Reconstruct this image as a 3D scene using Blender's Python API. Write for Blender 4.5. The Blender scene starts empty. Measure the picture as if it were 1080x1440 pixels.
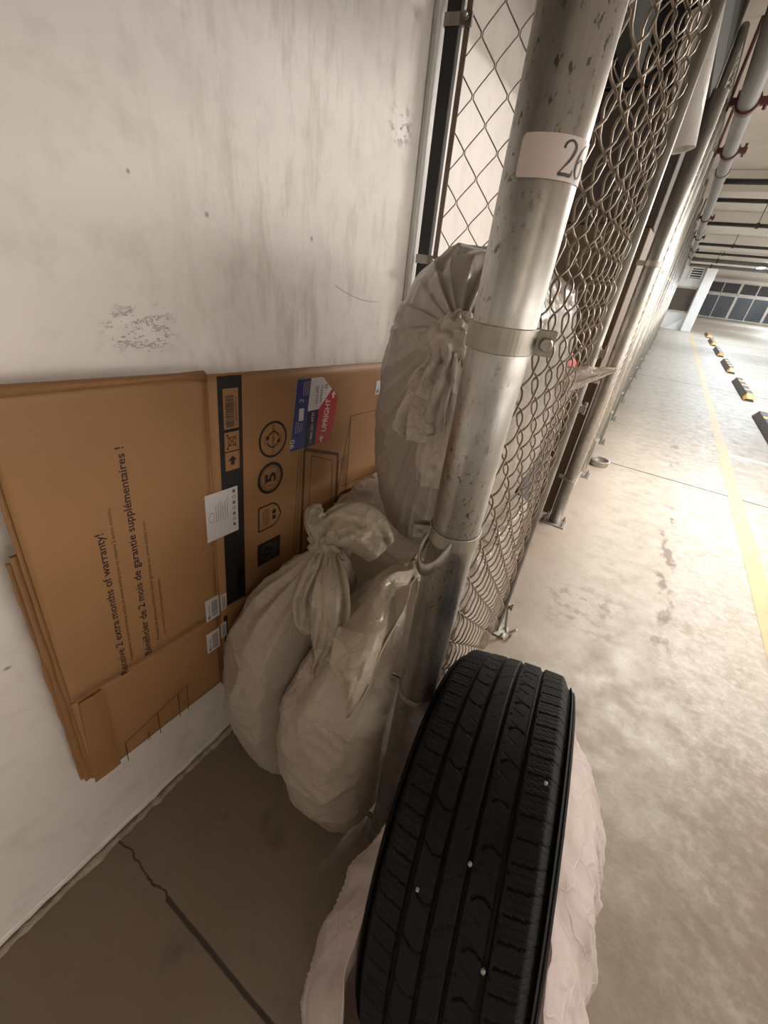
import bpy, bmesh, math, random
from mathutils import Vector, Matrix, noise
random.seed(7)
PI = math.pi
S = bpy.context.scene
C = S.collection

# ------------------------------------------------------------------ camera
cam_d = bpy.data.cameras.new('camera')
cam_d.sensor_fit = 'AUTO'; cam_d.sensor_width = 36.0; cam_d.lens = 570.0 / 1440.0 * 36.0
cam_d.clip_start = 0.02; cam_d.clip_end = 200
cam = bpy.data.objects.new('camera', cam_d); C.objects.link(cam)
rv = Vector((0.8368, 0.3567, -0.4153)); fv = Vector((0.5388, -0.4025, 0.7401)); dv = Vector((-0.0968, 0.8431, 0.5290))
def wdir(i, s=1): return Vector((rv[i], fv[i], -dv[i])) * s
xc, yc, zc = wdir(0), wdir(1, -1), wdir(2, -1)
M = Matrix(((xc.x, yc.x, zc.x, 0), (xc.y, yc.y, zc.y, 0), (xc.z, yc.z, zc.z, 1.4), (0, 0, 0, 1)))
cam.matrix_world = M
S.camera = cam

# ------------------------------------------------------------------ world, exposure
W = bpy.data.worlds.new('world'); S.world = W; W.use_nodes = True
bgn = W.node_tree.nodes['Background']; bgn.inputs[0].default_value = (1.0, 0.93, 0.86, 1); bgn.inputs[1].default_value = 2.7
S.view_settings.view_transform = 'Standard'; S.view_settings.look = 'None'
S.view_settings.gamma = 1.0; S.view_settings.use_curve_mapping = False
S.view_settings.exposure = 0.75

# ceiling lamps: (x, y, watts, colour)
WARM = (1.0, 0.80, 0.62); MID = (1.0, 0.92, 0.84); COOL = (0.76, 0.89, 1.0)
LAMPS = [(1.7, -1.6, 3, WARM), (1.0, 3.5, 72, MID), (2.1, 7.8, 38, COOL), (2.1, 10.8, 40, COOL), (2.1, 13.4, 44, COOL), (2.1, 17.9, 56, COOL), (2.1, 21.0, 56, COOL), (5.5, 27.0, 100, COOL), (5.5, 35.0, 100, COOL)]

# ------------------------------------------------------------------ materials
def nt(name):
    m = bpy.data.materials.new(name); m.use_nodes = True
    t = m.node_tree; return m, t, t.nodes['Principled BSDF']
def N(t, kind, **k):
    n = t.nodes.new('ShaderNode' + kind)
    for a, b in k.items():
        if a in ('operation', 'blend_type', 'data_type', 'feature', 'interpolation_type', 'clamp', 'distance', 'noise_dimensions', 'musgrave_type', 'wave_type', 'bands_direction'): setattr(n, a, b)
    return n
def L(t, a, b): t.links.new(a, b)
def rgba(c): return (c[0], c[1], c[2], 1)
def texco(t, scale=(1, 1, 1), obj=True):
    tc = N(t, 'TexCoord'); mp = N(t, 'Mapping'); mp.inputs['Scale'].default_value = scale
    L(t, tc.outputs['Object' if obj else 'Generated'], mp.inputs[0]); return mp.outputs[0]
def noise_n(t, co, scale, detail=4, rough=0.55):
    n = N(t, 'TexNoise'); n.inputs['Scale'].default_value = scale; n.inputs['Detail'].default_value = detail; n.inputs['Roughness'].default_value = rough
    L(t, co, n.inputs['Vector']); return n.outputs['Fac']
def ramp(t, fac, stops, interp='LINEAR'):
    r = N(t, 'ValToRGB'); r.color_ramp.interpolation = interp
    e = r.color_ramp.elements
    while len(e) < len(stops): e.new(0.5)
    for i, (p, c) in enumerate(stops):
        e[i].position = p; e[i].color = rgba(c) if not isinstance(c, float) else (c, c, c, 1)
    L(t, fac, r.inputs[0]); return r.outputs[0]
def mix(t, fac, a, b, mode='MIX'):
    m = N(t, 'MixRGB', blend_type=mode)
    for i, v in enumerate((fac, a, b)):
        if hasattr(v, 'is_linked'): L(t, v, m.inputs[i])
        elif isinstance(v, (int, float)): m.inputs[i].default_value = v if i == 0 else (v, v, v, 1)
        else: m.inputs[i].default_value = rgba(v)
    return m.outputs[0]
def mth(t, op, a, b=0.0, c=None, clamp=False):
    m = N(t, 'Math', operation=op); m.use_clamp = clamp
    for i, v in enumerate((a, b) if c is None else (a, b, c)):
        if hasattr(v, 'is_linked'): L(t, v, m.inputs[i])
        else: m.inputs[i].default_value = v
    return m.outputs[0]
def bump(t, bs, h, strength=0.3, dist=0.01):
    b = N(t, 'Bump'); b.inputs['Strength'].default_value = strength; b.inputs['Distance'].default_value = dist
    L(t, h, b.inputs['Height']); L(t, b.outputs[0], bs.inputs['Normal'])
def pmat(name, c1, c2=None, scale=8, rough=0.6, metal=0.0, bmp=0.0, bscale=60, stretch=(1, 1, 1), spec=None):
    m, t, bs = nt(name)
    co = texco(t, stretch)
    c2 = c2 or tuple(x * 0.8 for x in c1)
    L(t, ramp(t, noise_n(t, co, scale), [(0.3, c1), (0.7, c2)]), bs.inputs['Base Color'])
    bs.inputs['Roughness'].default_value = rough; bs.inputs['Metallic'].default_value = metal
    if spec is not None: bs.inputs['Specular IOR Level'].default_value = spec
    if bmp: bump(t, bs, noise_n(t, co, bscale), bmp)
    return m
def emit(name, col, st):
    m, t, bs = nt(name)
    bs.inputs['Base Color'].default_value = rgba((0.8, 0.8, 0.8))
    bs.inputs['Emission Color'].default_value = rgba(col); bs.inputs['Emission Strength'].default_value = st
    return m

def sep(t, co):
    s = N(t, 'SeparateXYZ'); L(t, co, s.inputs[0]); return s.outputs
def band(t, v, c, w, soft):      # 1 inside |v-c|<w
    d = mth(t, 'ABSOLUTE', mth(t, 'SUBTRACT', v, c))
    return mth(t, 'DIVIDE', mth(t, 'SUBTRACT', w + soft, d), soft, clamp=True)

def floor_mat():
    m, t, bs = nt('worn_concrete_floor')
    co = texco(t); xyz = sep(t, co); x, y = xyz[0], xyz[1]
    n1 = noise_n(t, co, 1.3, 6, 0.6); n2 = noise_n(t, co, 9, 8, 0.65); n3 = noise_n(t, co, 70, 3)
    col = ramp(t, n1, [(0.3, (0.42, 0.38, 0.325)), (0.7, (0.52, 0.48, 0.42))])
    col = mix(t, ramp(t, n2, [(0.42, 0.0), (0.72, 0.7)]), col, (0.30, 0.25, 0.19))
    col = mix(t, ramp(t, n3, [(0.35, 0.22), (0.6, 0.0)]), col, (0.30, 0.26, 0.21))
    # floor turns browner and darker inside the locker bay
    bay_tone = mth(t, 'DIVIDE', mth(t, 'SUBTRACT', 0.12, mth(t, 'ADD', x, mth(t, 'MULTIPLY', mth(t, 'SUBTRACT', n2, 0.5), 0.5))), 0.5, clamp=True)
    bay_tone = mth(t, 'MULTIPLY', bay_tone, 0.72)
    col = mix(t, bay_tone, col, (0.125, 0.060, 0.028))
    # patchy brown grime, with the near floor's shade painted in too
    grime_shade = mth(t, 'DIVIDE', mth(t, 'SUBTRACT', 1.75, mth(t, 'ADD', y, mth(t, 'MULTIPLY', mth(t, 'SUBTRACT', noise_n(t, co, 3.1, 6, 0.65), 0.5), 2.4))), 0.9, clamp=True)
    grime_shade = mth(t, 'MULTIPLY', grime_shade, ramp(t, noise_n(t, co, 7.0, 8, 0.7), [(0.30, 0.45), (0.65, 0.85)]))
    col = mix(t, grime_shade, col, (0.215, 0.165, 0.115))
    # pale scuffed cement film in the aisle
    film = mth(t, 'MULTIPLY', mth(t, 'MULTIPLY', band(t, x, 0.78, 0.14, 0.22), mth(t, 'SUBTRACT', 1.0, grime_shade)), ramp(t, noise_n(t, co, 26, 8, 0.7), [(0.46, 0.0), (0.62, 0.65)]))
    col = mix(t, film, col, (0.60, 0.57, 0.52))
    # tyre-dirt trail in the aisle
    wob = mth(t, 'MULTIPLY', mth(t, 'SUBTRACT', noise_n(t, co, 18, 4), 0.5), 0.12)
    tr = mth(t, 'MULTIPLY', band(t, mth(t, 'ADD', x, wob), 0.525, 0.022, 0.03), mth(t, 'MULTIPLY', band(t, y, 2.65, 0.78, 0.15), ramp(t, noise_n(t, texco(t, (2, 1, 1)), 5.2, 5), [(0.50, 0.0), (0.58, 0.9)])))
    tr2 = mth(t, 'MULTIPLY', band(t, mth(t, 'ADD', x, wob), 0.55, 0.02, 0.03), mth(t, 'MULTIPLY', band(t, y, 4.9, 0.4, 0.15), ramp(t, noise_n(t, texco(t, (2, 1, 1)), 6.1, 5), [(0.47, 0.0), (0.56, 0.7)])))
    tr3 = mth(t, 'MULTIPLY', mth(t, 'MULTIPLY', band(t, x, 0.17, 0.12, 0.12), band(t, y, 1.86, 0.13, 0.1)), ramp(t, noise_n(t, co, 13, 6), [(0.50, 0.0), (0.62, 0.6)]))
    tr = mth(t, 'MAXIMUM', tr, mth(t, 'MAXIMUM', tr2, tr3))
    col = mix(t, tr, col, (0.20, 0.15, 0.11))
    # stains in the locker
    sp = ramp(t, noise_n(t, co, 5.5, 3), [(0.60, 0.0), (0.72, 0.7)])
    col = mix(t, mth(t, 'MULTIPLY', sp, bay_tone), col, (0.06, 0.045, 0.033))
    # saw-cut joints: one in the aisle, one cracked joint in the near bay
    jw = mth(t, 'MULTIPLY', mth(t, 'SUBTRACT', noise_n(t, co, 14, 3), 0.5), 0.05)
    j1 = mth(t, 'MULTIPLY', band(t, y, 4.1, 0.006, 0.006), mth(t, 'GREATER_THAN', x, -0.02))
    j2a = mth(t, 'MULTIPLY', band(t, mth(t, 'ADD', y, mth(t, 'MULTIPLY', jw, 0.9)), 0.07, 0.0008, 0.0025), mth(t, 'LESS_THAN', x, -0.5))
    j2b = mth(t, 'MULTIPLY', band(t, mth(t, 'ADD', y, mth(t, 'MULTIPLY', jw, 0.12)), 0.07, 0.0032, 0.004), mth(t, 'GREATER_THAN', x, -0.53))
    j3 = band(t, y, 9.4, 0.008, 0.01)
    j = mth(t, 'MAXIMUM', mth(t, 'MAXIMUM', j1, j3), mth(t, 'MAXIMUM', j2a, j2b))
    col = mix(t, mth(t, 'MULTIPLY', j, 0.9), col, (0.03, 0.022, 0.016))
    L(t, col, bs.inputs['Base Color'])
    L(t, ramp(t, n2, [(0.3, 0.40), (0.7, 0.66)]), bs.inputs['Roughness'])
    h = mth(t, 'SUBTRACT', mth(t, 'ADD', mth(t, 'MULTIPLY', n2, 0.5), mth(t, 'MULTIPLY', n3, 0.2)), mth(t, 'MULTIPLY', j, 1.5))
    bump(t, bs, h, 0.25, 0.01)
    return m

def wall_mat():
    m, t, bs = nt('white_painted_concrete')
    co = texco(t); xyz = sep(t, co); y, z = xyz[1], xyz[2]
    n1 = noise_n(t, co, 2.2, 5); n2 = noise_n(t, co, 12, 6, 0.6); n3 = noise_n(t, co, 120, 2)
    col = ramp(t, n1, [(0.3, (0.78, 0.725, 0.68)), (0.7, (0.84, 0.79, 0.745))])
    col = mix(t, ramp(t, n2, [(0.5, 0.0), (0.78, 0.5)]), col, (0.54, 0.49, 0.44))
    # rub marks near the back, vertical drips
    dr = noise_n(t, texco(t, (1, 5, 1.2)), 5, 6, 0.65)
    dm = mth(t, 'MULTIPLY', band(t, y, 0.95, 0.25, 0.3), ramp(t, dr, [(0.50, 0.0), (0.68, 0.6)]))
    col = mix(t, dm, col, (0.52, 0.48, 0.41))
    # pits: sparse dark specks
    v = N(t, 'TexVoronoi'); v.inputs['Scale'].default_value = 17; L(t, co, v.inputs['Vector'])
    rnd = sep(t, v.outputs['Color'])[0]
    pit = mth(t, 'MULTIPLY', mth(t, 'LESS_THAN', v.outputs['Distance'], mth(t, 'MULTIPLY', rnd, 0.045)), mth(t, 'GREATER_THAN', rnd, 0.66))
    # spalled patch
    def blob(cy, cz, ry, rz):
        a = mth(t, 'DIVIDE', mth(t, 'SUBTRACT', y, cy), ry); b = mth(t, 'DIVIDE', mth(t, 'SUBTRACT', z, cz), rz)
        d = mth(t, 'SQRT', mth(t, 'ADD', mth(t, 'MULTIPLY', a, a), mth(t, 'MULTIPLY', b, b)))
        return mth(t, 'SUBTRACT', 1.0, d, clamp=True)
    sp = blob(0.42, 1.255, 0.075, 0.05)
    rg = noise_n(t, texco(t, (1, 14, 34)), 2.2, 8, 0.72)
    spm = mth(t, 'MULTIPLY', ramp(t, sp, [(0.0, 0.0), (0.4, 1.0)]), ramp(t, rg, [(0.52, 0.0), (0.545, 1.0), (0.575, 0.05)]))
    bl = mth(t, 'ADD', blob(0.576, 1.434, 0.006, 0.006), mth(t, 'ADD', blob(0.854, 1.42, 0.007, 0.007), mth(t, 'ADD', blob(0.446, 1.472, 0.004, 0.004), blob(0.06, 0.727, 0.008, 0.005))))
    # scuff near the back fence, curved scratch
    sc = mth(t, 'MULTIPLY', blob(1.2, 1.69, 0.07, 0.05), ramp(t, noise_n(t, texco(t, (1, 12, 20)), 3, 5), [(0.5, 0.0), (0.62, 1.5)]))
    scr = mth(t, 'MULTIPLY', band(t, mth(t, 'SUBTRACT', mth(t, 'MULTIPLY', mth(t, 'SUBTRACT', y, 1.15), mth(t, 'SUBTRACT', y, 1.15)), mth(t, 'SUBTRACT', z, 1.285)), 0.0, 0.0008, 0.001), band(t, y, 1.05, 0.1, 0.01))
    dark = mth(t, 'ADD', mth(t, 'ADD', mth(t, 'MULTIPLY', pit, 0.75), mth(t, 'MULTIPLY', spm, 1.0)), mth(t, 'ADD', mth(t, 'MULTIPLY', bl, 0.9), mth(t, 'ADD', sc, mth(t, 'MULTIPLY', scr, 0.6))), clamp=True)
    col = mix(t, dark, col, (0.17, 0.14, 0.12))
    L(t, col, bs.inputs['Base Color']); bs.inputs['Roughness'].default_value = 0.42
    h = mth(t, 'SUBTRACT', mth(t, 'ADD', mth(t, 'MULTIPLY', n2, 0.35), mth(t, 'ADD', mth(t, 'MULTIPLY', n3, 0.06), mth(t, 'MULTIPLY', mth(t, 'MULTIPLY', sp, rg), 1.2))), mth(t, 'MULTIPLY', dark, 0.5))
    bump(t, bs, h, 0.35, 0.008)
    return m

def galv(name, c=(0.55, 0.535, 0.51), rough=0.33, pits=True, metal=0.95):
    m, t, bs = nt(name)
    co = texco(t); st = texco(t, (1, 1, 0.12))
    a = noise_n(t, st, 60, 6, 0.6); b = noise_n(t, co, 14, 5)
    col = ramp(t, a, [(0.3, tuple(x * 0.60 for x in c)), (0.65, c)])
    col = mix(t, ramp(t, b, [(0.42, 0.0), (0.68, 0.75)]), col, (0.33, 0.30, 0.25))
    hgt = a
    if pits:
        v = noise_n(t, texco(t, (1, 1, 0.55)), 170, 3, 0.6)
        p = mth(t, 'MULTIPLY', ramp(t, v, [(0.58, 0.0), (0.64, 1.0)]), ramp(t, noise_n(t, st, 26, 3), [(0.45, 0.0), (0.56, 1.0)]))
        col = mix(t, mth(t, 'MULTIPLY', p, 0.8), col, (0.10, 0.085, 0.07))
        hgt = mth(t, 'SUBTRACT', a, mth(t, 'MULTIPLY', p, 0.8))
    L(t, col, bs.inputs['Base Color']); bs.inputs['Metallic'].default_value = metal
    L(t, ramp(t, b, [(0.3, rough - 0.06), (0.7, rough + 0.14)]), bs.inputs['Roughness'])
    bump(t, bs, hgt, 0.12, 0.002)
    return m

def plastic(name, c1, c2, rough=0.36, trans=0.3, bscale=24):
    m, t, bs = nt(name)
    co = texco(t); a = noise_n(t, co, 5, 4)
    col = ramp(t, a, [(0.3, c1), (0.7, c2)])
    L(t, col, bs.inputs['Base Color']); bs.inputs['Roughness'].default_value = rough
    bs.inputs['Specular IOR Level'].default_value = 0.5
    v = N(t, 'TexVoronoi', feature='DISTANCE_TO_EDGE'); v.inputs['Scale'].default_value = bscale
    dn = N(t, 'MixRGB', blend_type='ADD'); dn.inputs[0].default_value = 0.28
    nn = N(t, 'TexNoise'); nn.inputs['Scale'].default_value = 6; L(t, co, nn.inputs['Vector'])
    L(t, co, dn.inputs[1]); L(t, nn.outputs['Color'], dn.inputs[2]); L(t, dn.outputs[0], v.inputs['Vector'])
    h = mth(t, 'ADD', ramp(t, v.outputs['Distance'], [(0.0, 0.55), (0.10, 0.0)]), mth(t, 'MULTIPLY', noise_n(t, co, 26, 5), 0.8))
    b = N(t, 'Bump'); b.inputs['Strength'].default_value = 0.42; b.inputs['Distance'].default_value = 0.004
    L(t, h, b.inputs['Height']); L(t, b.outputs[0], bs.inputs['Normal'])
    tr = N(t, 'BsdfTranslucent'); L(t, col, tr.inputs[0]); L(t, b.outputs[0], tr.inputs['Normal'])
    ms = N(t, 'MixShader'); ms.inputs[0].default_value = trans
    L(t, bs.outputs[0], ms.inputs[1]); L(t, tr.outputs[0], ms.inputs[2])
    L(t, ms.outputs[0], t.nodes['Material Output'].inputs[0])
    return m

def card_mat(name, c=(0.385, 0.20, 0.082)):
    m, t, bs = nt(name)
    co = texco(t); a = noise_n(t, co, 4, 5); b = noise_n(t, texco(t, (1, 90, 2)), 6, 3); f = noise_n(t, co, 180, 2)
    col = ramp(t, a, [(0.3, c), (0.7, tuple(x * 0.86 for x in c))])
    col = mix(t, mth(t, 'MULTIPLY', f, 0.12), col, (0.2, 0.11, 0.05))
    L(t, col, bs.inputs['Base Color']); bs.inputs['Roughness'].default_value = 0.55
    bump(t, bs, mth(t, 'ADD', mth(t, 'MULTIPLY', b, 0.25), mth(t, 'MULTIPLY', a, 0.8)), 0.15, 0.004)
    return m

MT = {}
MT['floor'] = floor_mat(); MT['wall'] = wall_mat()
MT['ceil'] = pmat('ceiling_paint', (0.62, 0.58, 0.52), (0.54, 0.50, 0.45), 1.5, 0.75, bmp=0.1, bscale=40)
MT['white'] = pmat('white_paint', (0.74, 0.74, 0.73), (0.66, 0.66, 0.65), 3, 0.5)
MT['galv'] = galv('galvanized_steel_tube')
MT['galvfar'] = galv('dull_galvanized_steel', (0.52, 0.51, 0.48), 0.4, False)
MT['band'] = galv('zinc_band_steel', (0.50, 0.46, 0.40), 0.42, False)
MT['wire'] = pmat('weathered_galvanized_wire', (0.36, 0.30, 0.235), (0.24, 0.195, 0.15), 20, 0.42, 0.55)
MT['dark'] = pmat('dark_painted_steel', (0.045, 0.045, 0.045), (0.03, 0.03, 0.03), 10, 0.45, 0.3)
MT['bar'] = pmat('brown_tension_bar_steel', (0.26, 0.20, 0.16), (0.18, 0.14, 0.11), 12, 0.5, 0.5)
MT['card'] = card_mat('brown_cardboard'); MT['cardedge'] = card_mat('corrugated_cardboard_edge', (0.33, 0.165, 0.06))
MT['card2'] = card_mat('aged_cardboard', (0.10, 0.068, 0.042))
MT['ink'] = pmat('black_print_ink', (0.018, 0.016, 0.016), None, 8, 0.5)
MT['inkbrown'] = pmat('faint_brown_print_ink', (0.10, 0.05, 0.02), None, 8, 0.5)
MT['paper'] = pmat('white_label_paper', (0.72, 0.70, 0.70), (0.66, 0.64, 0.64), 6, 0.5)
MT['tag'] = pmat('pinkish_white_sticker', (0.62, 0.53, 0.49), (0.58, 0.50, 0.46), 12, 0.45)
MT['greyink'] = pmat('grey_print_ink', (0.22, 0.21, 0.22), None, 8, 0.5)
MT['blue'] = pmat('blue_sticker_print', (0.045, 0.055, 0.22), None, 8, 0.35)
MT['navy'] = pmat('navy_sticker_print', (0.015, 0.02, 0.06), None, 8, 0.35)
MT['red'] = pmat('red_sticker_print', (0.52, 0.02, 0.025), None, 8, 0.35)
MT['rubber'] = pmat('worn_tire_rubber', (0.008, 0.008, 0.0083), (0.005, 0.005, 0.0053), 30, 0.62, bmp=0.12, bscale=220, spec=0.22)
MT['bagA'] = plastic('grey_white_bag_plastic', (0.56, 0.485, 0.41), (0.48, 0.41, 0.34), 0.28, 0.22)
MT['bagB'] = plastic('dingy_white_bag_plastic', (0.58, 0.505, 0.42), (0.48, 0.41, 0.33), 0.28, 0.22, 14)
MT['bagC'] = plastic('taupe_bag_plastic', (0.52, 0.46, 0.395), (0.42, 0.38, 0.33), 0.27, 0.2, 12)
MT['tail'] = plastic('yellowed_bag_plastic', (0.60, 0.52, 0.41), (0.50, 0.42, 0.32), 0.3, 0.3, 30)
MT['tailpale'] = plastic('pale_bag_plastic', (0.68, 0.60, 0.52), (0.60, 0.53, 0.46), 0.3, 0.3, 30)
MT['tirebag'] = plastic('pinkish_white_bag_plastic', (0.82, 0.73, 0.695), (0.76, 0.67, 0.64), 0.3, 0.35, 18)
MT['yellow'] = pmat('worn_pale_yellow_floor_paint', (0.60, 0.44, 0.23), (0.50, 0.385, 0.23), 9, 0.5)
MT['whiteline'] = pmat('worn_white_floor_paint', (0.70, 0.67, 0.62), (0.56, 0.53, 0.48), 14, 0.5)
MT['stop'] = pmat('black_wheel_stop_rubber', (0.055, 0.052, 0.048), (0.085, 0.08, 0.072), 14, 0.6)
MT['amber'] = pmat('amber_reflective_stripe', (0.85, 0.42, 0.07), (0.75, 0.36, 0.05), 14, 0.4)
MT['pipe'] = pmat('grey_painted_pipe', (0.16, 0.16, 0.155), (0.12, 0.12, 0.115), 6, 0.45)
MT['blackpipe'] = pmat('dark_sprinkler_pipe', (0.035, 0.032, 0.030), None, 6, 0.45)
MT['hanger'] = pmat('oxide_red_pipe_clamp', (0.10, 0.022, 0.018), (0.07, 0.02, 0.018), 20, 0.5)
MT['header'] = pmat('dark_grey_header_paint', (0.045, 0.045, 0.043), (0.038, 0.038, 0.036), 5, 0.9, spec=0.1)
MT['header2'] = pmat('mid_grey_header_paint', (0.085, 0.085, 0.082), (0.075, 0.075, 0.072), 5, 0.9, spec=0.1)
MT['foam'] = pmat('crumbled_joint_filler', (0.50, 0.42, 0.34), (0.30, 0.24, 0.18), 40, 0.8, bmp=0.6, bscale=150)
MT['void'] = pmat('dark_gap_concrete', (0.05, 0.038, 0.028), None, 30, 0.9)
MT['black'] = pmat('black_fabric', (0.02, 0.02, 0.022), None, 40, 0.7, bmp=0.3, bscale=60)
MT['cloth'] = pmat('dark_brown_fabric', (0.075, 0.06, 0.05), (0.05, 0.04, 0.035), 30, 0.8, bmp=0.3, bscale=60)
MT['redcloth'] = pmat('red_fabric', (0.45, 0.03, 0.04), None, 30, 0.7)
MT['brownboard'] = pmat('dark_brown_board', (0.06, 0.045, 0.032), (0.085, 0.062, 0.045), 3, 0.5)
MT['glassdark'] = pmat('dark_bluish_gate_panel', (0.07, 0.085, 0.10), (0.05, 0.06, 0.075), 1.2, 0.25)
MT['stone'] = pmat('pale_pebble_stone', (0.5, 0.48, 0.44), None, 40, 0.7)
MT['roll'] = plastic('white_translucent_sheet', (0.85, 0.83, 0.80), (0.80, 0.78, 0.76), 0.5, 0.35, 6)
MT['lens'] = emit('lit_fluorescent_tube', (0.95, 0.97, 1.0), 14)
MT['lenswarm'] = emit('lit_warm_fluorescent_tube', (1.0, 0.85, 0.68), 6)

# ------------------------------------------------------------------ mesh helpers
class MB:
    def __init__(s): s.v = []; s.f = []; s.m = []
    def add(s, vs, fs, mi=0, mat=None):
        o = len(s.v)
        s.v += [(mat @ Vector(p)) if mat else Vector(p) for p in vs]
        s.f += [[o + i for i in f] for f in fs]; s.m += [mi] * len(fs)
    def box(s, x0, x1, y0, y1, z0, z1, mi=0, mat=None):
        s.add([(x0, y0, z0), (x1, y0, z0), (x1, y1, z0), (x0, y1, z0), (x0, y0, z1), (x1, y0, z1), (x1, y1, z1), (x0, y1, z1)],
              [(0, 3, 2, 1), (4, 5, 6, 7), (0, 1, 5, 4), (1, 2, 6, 5), (2, 3, 7, 6), (3, 0, 4, 7)], mi, mat)
    def tube(s, pts, r, n=8, mi=0, cap=True, closed=False):
        pts = [Vector(p) for p in pts]; vs = []; fs = []; k = len(pts)
        prev = None
        for i, p in enumerate(pts):
            if closed: tg = (pts[(i + 1) % k] - pts[i - 1])
            else: tg = pts[min(i + 1, k - 1)] - pts[max(i - 1, 0)]
            tg.normalize()
            if prev is None:
                a = Vector((0, 0, 1)) if abs(tg.z) < 0.9 else Vector((1, 0, 0))
                u = tg.cross(a).normalized()
            else:
                u = (prev - tg * prev.dot(tg)).normalized()
            prev = u; w = tg.cross(u)
            rr = r[i] if isinstance(r, (list, tuple)) else r
            for j in range(n):
                an = 2 * PI * j / n
                vs.append(p + u * (rr * math.cos(an)) + w * (rr * math.sin(an)))
        for i in range(k if closed else k - 1):
            for j in range(n):
                a, b = i * n + j, i * n + (j + 1) % n
                c, d = ((i + 1) % k) * n + (j + 1) % n, ((i + 1) % k) * n + j
                fs.append((a, b, c, d))
        if cap and not closed: fs += [tuple(range(n - 1, -1, -1)), tuple(range((k - 1) * n, k * n))]
        s.add(vs, fs, mi)
    def lathe(s, prof, n=48, axis='z', mi=0, mat=None, close=True, a0=0.0, a1=2 * PI):
        vs = []; fs = []; k = len(prof); full = abs(a1 - a0 - 2 * PI) < 1e-6
        m = n if full else n + 1
        for i in range(m):
            an = a0 + (a1 - a0) * i / n; c, d = math.cos(an), math.sin(an)
            for (r, z) in prof:
                vs.append((r * c, r * d, z) if axis == 'z' else ((z, r * c, r * d) if axis == 'x' else (r * c, z, r * d)))
        for i in range(n):
            for j in range(k if close else k - 1):
                a, b = i * k + j, i * k + (j + 1) % k
                c, d = ((i + 1) % m) * k + (j + 1) % k, ((i + 1) % m) * k + j
                fs.append((a, d, c, b))
        s.add(vs, fs, mi, mat)
    def grid(s, rows, mi=0, wrap=False):
        k = len(rows[0]); vs = [p for r in rows for p in r]; fs = []
        for i in range(len(rows) - 1):
            for j in range(k if wrap else k - 1):
                fs.append((i * k + j, i * k + (j + 1) % k, (i + 1) * k + (j + 1) % k, (i + 1) * k + j))
        s.add(vs, fs, mi)
    def prism(s, poly, h0, h1, mi=0, mat=None):    # poly in xy, extruded along z
        n = len(poly)
        s.add([(x, y, h0) for x, y in poly] + [(x, y, h1) for x, y in poly],
              [tuple(range(n - 1, -1, -1)), tuple(range(n, 2 * n))] + [(i, (i + 1) % n, n + (i + 1) % n, n + i) for i in range(n)], mi, mat)
    def build(s, name, mats, parent=None, smooth=False, bevel=0, solid=0, origin=None):
        me = bpy.data.meshes.new(name)
        o3 = Vector(origin) if origin else Vector((0, 0, 0))
        me.from_pydata([tuple(p - o3) for p in s.v], [], s.f)
        for m in (mats if isinstance(mats, (list, tuple)) else [mats]): me.materials.append(m)
        me.polygons.foreach_set('material_index', s.m)
        if smooth: me.polygons.foreach_set('use_smooth', [True] * len(s.f))
        me.update()
        ob = bpy.data.objects.new(name, me); C.objects.link(ob); ob.location = o3
        if parent: ob.parent = parent
        if bevel:
            b = ob.modifiers.new('bevel', 'BEVEL'); b.width = bevel; b.segments = 2; b.limit_method = 'ANGLE'
        if solid:
            b = ob.modifiers.new('solid', 'SOLIDIFY'); b.thickness = solid; b.offset = 0
        return ob
def tag(o, label, cat, group=None):
    o['label'] = label; o['category'] = cat
    if group: o['group'] = group
    return o
def thing(name, label, cat, loc=(0, 0, 0), rotz=0.0, group=None):
    o = bpy.data.objects.new(name, None); o.empty_display_size = 0.05; C.objects.link(o)
    o.location = loc; o.rotation_euler = (0, 0, rotz)
    return tag(o, label, cat, group)
def struct(o): o['kind'] = 'structure'; return o
def copy_tree(o, parent=None):
    c = o.copy(); C.objects.link(c)
    if parent: c.parent = parent
    for ch in list(o.children): copy_tree(ch, c)
    return c
def smoothstep(a, b, x):
    x = min(1, max(0, (x - a) / (b - a))); return x * x * (3 - 2 * x)
def crom(pts, n):
    """catmull-rom through tuples"""
    P = [Vector(p) for p in pts]; out = []
    P = [P[0] * 2 - P[1]] + P + [P[-1] * 2 - P[-2]]
    for i in range(n + 1):
        u = i / n * (len(P) - 3); k = min(int(u), len(P) - 4); t = u - k
        a, b, c, d = P[k:k + 4]
        out.append(0.5 * ((2 * b) + (c - a) * t + (2 * a - 5 * b + 4 * c - d) * t * t + (3 * b - a - 3 * c + d) * t ** 3))
    return out

# ------------------------------------------------------------------ structure
WX = -0.752; FX = -0.155; CEIL = 2.62
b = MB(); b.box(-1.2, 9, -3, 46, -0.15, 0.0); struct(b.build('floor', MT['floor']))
b = MB(); b.box(WX - 0.25, WX, -3, 46, 0.014, CEIL + 0.1); struct(b.build('wall_left', MT['wall']))
b = MB(); b.box(WX - 0.25, WX - 0.03, -3, 46, 0.0, 0.014); struct(b.build('trim_1', MT['void']))
b = MB(); b.box(-1.2, 9, -2.7, -2.5, 0, CEIL); struct(b.build('wall_unseen', MT['white']))  # unseen end wall, added to cut the fill light from behind
b = MB(); b.box(-1.2, 9, -3, 46, CEIL, CEIL + 0.2); struct(b.build('ceiling', MT['ceil']))
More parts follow.
